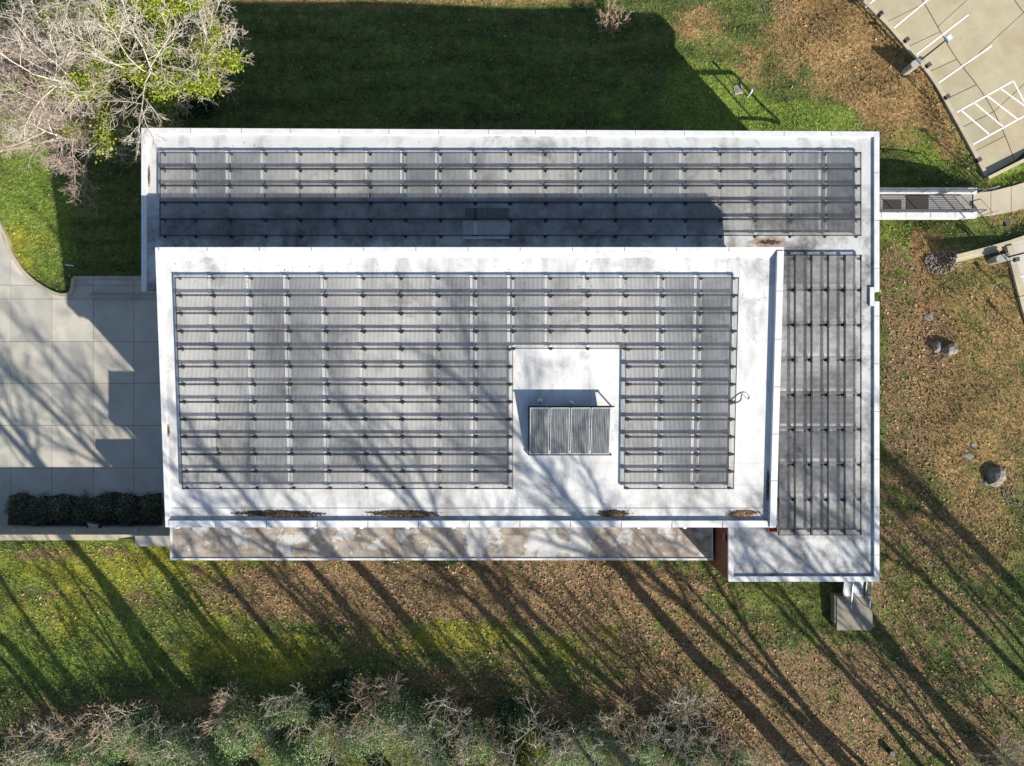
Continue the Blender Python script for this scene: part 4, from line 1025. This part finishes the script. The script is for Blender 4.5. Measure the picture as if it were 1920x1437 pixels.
# small bushes
d = tree_data(21, M['twig_tan'], M['twig_tan'], hgt=2.3, r0=.05, stems=9, l1=6, a1=30, ratio1=.45, t1=.25, n2=4, n3=3, rmin=.011, up=.05)
place_tree('bare_bush', 1141, 55, d, 'small tan bare bush standing in the north lawn shadow', 'bush', None, None)
def shrub(px, py, rx, ry, hgt, n, cols, label, group, seed, size=.09, twigs=True, base=None, name='green_shrub'):
    r = np.random.default_rng(seed); b = G(px, py) if base is None else base
    k = max(8, n//90); c0 = r.normal(0, 1, (k, 3)); c0 /= np.linalg.norm(c0, axis=1)[:, None]; c0 *= r.random((k, 1))**.4
    c0[:, 2] = np.abs(c0[:, 2]); cc = c0*np.array([rx, ry, hgt])*.85
    P = np.repeat(cc, n//k, 0); P = P+r.normal(0, .14*min(rx, ry)+.05, P.shape); P[:, 2] = np.abs(P[:, 2])+.05
    V, F, Cc = leaf_quads(P, size, cols[r.integers(0, len(cols), len(P))]*r.uniform(.6, 1.35, (len(P), 1)), .9, seed)
    t = empty(name, b, label, 'shrub', group)
    me = np_mesh('foliage', V, F, Cc); link('foliage', me, t, M['leafy'])
    lines = []
    for q in range(10 if twigs else 4):
        a = r.uniform(0, 6.28); dd = np.array([.7*math.cos(a)*rx, .7*math.sin(a)*ry, hgt]); lines.append((wander(r, np.zeros(3), dd, np.linalg.norm(dd)*.9, 5, .1, .02), np.linspace(.04, .012, 6), 4))
    link('stems', tubes_mesh('stems', lines, M['bark_grey']), t)
    return t
shrub(382, 196, 1.6, 1.1, 1.6, 3200, GREEN*.8, 'dark evergreen shrub under the ivy tree by the north roof', None, 51)
# hedge in the shaded bed
bedp = [W(x, y, 1.52)[:2] for x, y in ((18,930),(40,924),(75,934),(120,926),(165,935),(215,922),(260,931),(303,924),(303,984),(15,986))]
bed = MB().prism(bedp, 1.40, 1.56).build('planting_bed', M['soil']); bed['kind'] = 'structure'
BEDC = np.array([(0.08,0.16,0.08),(0.11,0.18,0.09),(0.20,0.13,0.09),(0.04,0.08,0.04),(0.34,0.28,0.21)])
BN = ['leftmost','second from the left','third from the left','fourth from the left','fifth from the left','sixth from the left','rightmost']
for k in range(7):
    x, y, z = W(35+k*41, 952+6*(k % 2), 1.9)
    shrub(0, 0, 1.05, 1.2+.15*(k % 2), .6+.15*(k % 3), 4200, BEDC, f'low dark shrub in the planting bed by the driveway, {BN[k]}', 'bed shrubs along the driveway', 60+k, .07, True, (x, y, 1.55), 'bed_shrub')

# understorey along the bottom edge: pale saplings and loose green shrubs
sap = [tree_data(100+i, M['sapling'], M['sapling' if i != 1 else 'twig_tan'], hgt=[4.6, 3.6, 5.4][i], r0=[.040, .034, .046][i], stems=[5, 6, 4][i], l1=6, a1=38, ratio1=.50, t1=.2, n2=5, n3=4, rmin=.011, up=.04) for i in range(3)]
spots = [(120,1345),(215,1330),(300,1318),(370,1352),(455,1298),(560,1290),(640,1330),(715,1268),(760,1335),(845,1300),(905,1350),(1000,1345),(1090,1352),(1150,1325),(1210,1335),(1265,1300),(1340,1370),(1420,1395),(60,1400),(1880,1375),(1800,1400)]
for i, (px, py) in enumerate(spots):
    lab = f'pale bare sapling along the bottom edge, {ORD[i]} of its row from the left' if i < 18 else ['pale bare sapling in the lower left corner', 'grey bare sapling in the lower right corner', 'smaller bare sapling left of the lower right corner'][i-18]
    if i < 18: lab = f'bare sapling in the brush along the bottom edge, {ORD[i]} from the left'
    place_tree('bare_sapling', px, py+16, sap[i % 3], lab, 'sapling', 'saplings in the brush along the bottom edge', None, None, i*1.7, float(rng.uniform(.75, 1.15)))
OLIVE = np.array([(0.17,0.28,0.09),(0.28,0.40,0.14),(0.08,0.16,0.05),(0.40,0.47,0.25)])
gs = [(20,1425,1.6,1.0,1.5,IVY*.5),(110,1415,1.8,1.1,1.6,OLIVE),(205,1385,2.0,1.4,1.8,OLIVE),(270,1350,1.5,1.1,1.5,OLIVE),(330,1380,2.2,1.5,2.0,OLIVE),(415,1400,1.9,1.3,1.8,OLIVE),(470,1350,1.9,1.6,2.0,OLIVE),(545,1320,1.6,1.2,1.8,OLIVE),(565,1395,2.0,1.5,2.2,OLIVE),(612,1305,1.2,1.0,1.6,GREEN),(650,1275,1.0,.8,1.2,GREEN),(690,1360,1.8,1.4,2.0,OLIVE),(745,1310,1.5,1.2,1.8,OLIVE),(800,1345,1.9,1.5,2.2,OLIVE),(840,1400,1.6,1.2,1.8,OLIVE),(890,1375,1.7,1.3,2.0,OLIVE),(960,1338,1.4,1.1,1.5,GREEN),(985,1412,1.5,1.2,2.0,IVY*.6),(1060,1395,1.5,1.2,1.8,OLIVE),(1120,1370,1.6,1.3,1.8,OLIVE),(1190,1400,1.5,1.2,1.6,OLIVE),(1250,1370,1.3,1.0,1.5,GREEN),(1300,1415,1.7,1.2,1.8,OLIVE),(1375,1425,1.3,1.0,1.4,OLIVE)]
for i, (px, py, rx, ry, hh, cols) in enumerate(gs):
    shrub(px, py, rx*1.15, ry*1.15, hh*1.7, int(3800*rx*ry), cols, f'loose green shrub in the brush along the bottom edge, {ORD[i]} from the left', 'shrubs in the brush along the bottom edge', 200+i, .065)

# tall trees standing south of the picture; their shadows fall across the lawn and roofs
tall = [tree_data(300+i, M['bark_grey'], M['bark_grey'], hgt=[26.5, 24, 28.5, 22][i], r0=[.52, .42, .58, .40][i], l1=[12, 10, 13, 9][i], a1=40, ratio1=.28, t1=.50, n2=5, n3=2, rmin=.036) for i in range(4)]
TX = [(-24,-34),(-17.6,-33),(-13.4,-35),(-9.6,-32),(-4.7,-34),(0.5,-32),(6.1,-33),(11.5,-32),(14.6,-35),(18.4,-33),(23,-32),(28.7,-34),(33,-38),(36.4,-32),(41,-36),(46.8,-33),(49.8,-31),(54,-36)]
for i, (x, y) in enumerate(TX):
    place_tree('tall_tree', 0, 0, tall[i % 4], f'tall bare tree standing south of the lawn, {ORD[i]} from the west', 'tree', 'tall bare trees south of the lawn', None, None, i*2.1, float(rng.uniform(.9, 1.1)), (x, y+1.5, g1(x, y+1.5)))

thin = [tree_data(400+i, M['bark_grey'], M['bark_grey'], hgt=[19, 16, 22][i], r0=[.22, .17, .26][i], l1=[7, 6, 8][i], a1=34, ratio1=.20, t1=.58, n2=4, n3=3, rmin=.02) for i in range(3)]
for i in range(36):
    x = -27+i*2.3+float(rng.uniform(-.9, .9)); y = -30.5-float(rng.uniform(0, 6))
    place_tree('slender_tree', 0, 0, thin[i % 3], f'slender bare tree among the tall trees south of the lawn, {ORD[i]} from the west', 'tree', 'slender bare trees south of the lawn', None, None, i*1.3, float(rng.uniform(.85, 1.15)), (x, y, g1(x, y)))

# ---------------------------------------------------------------- fallen leaves and grass tufts
def scatter(n, seed, x0_=-46, x1_=46, y0_=-32, y1_=33):
    r = np.random.default_rng(seed); X = r.uniform(x0_, x1_, n); Y = r.uniform(y0_, y1_, n)
    ok = ~((X > xW+.3) & (X < xE-.3) & (Y > yS+.2) & (Y < yN-.3))
    for poly in (drive_poly, lot_poly, lot2_poly, walk_poly): ok &= sdist(poly, X, Y) > .05
    ok &= ~((np.abs(Y+11.48) < .3) & (X < cx0+.4))
    return X[ok], Y[ok], r
X, Y, r = scatter(260000, 71)
lf, dr, lu, ye = [np.clip(q_, 0, 1) for q_ in masks(X, Y)]
pr = np.clip(lf*1.0+.035+.10*dr, 0, 1)*(.35+1.1*vnoise(X, Y, .9, 5)*vnoise(X, Y, .25, 6)*1.6)
k = r.random(len(X)) < pr*.75; X, Y = X[k], Y[k]; Zg = ground(X, Y)
V, F, Cc = leaf_quads(np.stack([X, Y, Zg+.045], -1), .095, LEAFC[r.integers(0, len(LEAFC), len(X))]*r.uniform(.6, 1.6, (len(X), 1)), .75, 72)
o_ = link('fallen_leaves', np_mesh('fallen_leaves', V, F, Cc), None, M['leafy']); o_['kind'] = 'stuff'
print('leaves', len(X))
X, Y, r = scatter(230000, 81)
lf, dr, lu, ye = [np.clip(q_, 0, 1) for q_ in masks(X, Y)]
k = r.random(len(X)) < np.clip(1-.75*lf, 0, 1)*(.25+1.0*vnoise(X, Y, 1.3, 9)); X, Y, lf, dr, lu, ye = X[k], Y[k], lf[k], dr[k], lu[k], ye[k]; Zg = ground(X, Y); n = len(X)
cB = np.array([.11,.155,.04]); cL = np.array([.19,.27,.05]); cD = np.array([.32,.21,.10]); cY = np.array([.33,.32,.05])
col = cB+(cL-cB)*lu[:,None]; col = col+(cY-col)*(.7*ye)[:,None]; col = col+(cD-col)*(dr*np.clip(r.normal(.8,.3,n),0,1))[:,None]; col *= r.uniform(.4, 2.0, (n, 1))
Vs = []; Fs = []; Cs = []
for b_ in range(3):
    th = r.uniform(0, 6.283, n); L_ = r.uniform(.08, .20, n); h_ = r.uniform(.05, .17, n); w_ = .03
    u = np.stack([np.cos(th), np.sin(th)], -1); p0_ = np.stack([X, Y, Zg-.01], -1)
    V = np.stack([p0_+np.c_[-u[:,1]*w_, u[:,0]*w_, np.zeros(n)], p0_-np.c_[-u[:,1]*w_, u[:,0]*w_, np.zeros(n)], p0_+np.c_[u*L_[:,None], h_]], 1).reshape(-1, 3)
    Vs.append(V); Fs.append(np.arange(3*n).reshape(n, 3)+b_*3*n); Cs.append(np.repeat(col, 3, 0))
o_ = link('grass', np_mesh('grass', np.concatenate(Vs), np.concatenate(Fs), np.concatenate(Cs)), None, M['leafy']); o_['kind'] = 'stuff'
print('grass', n)
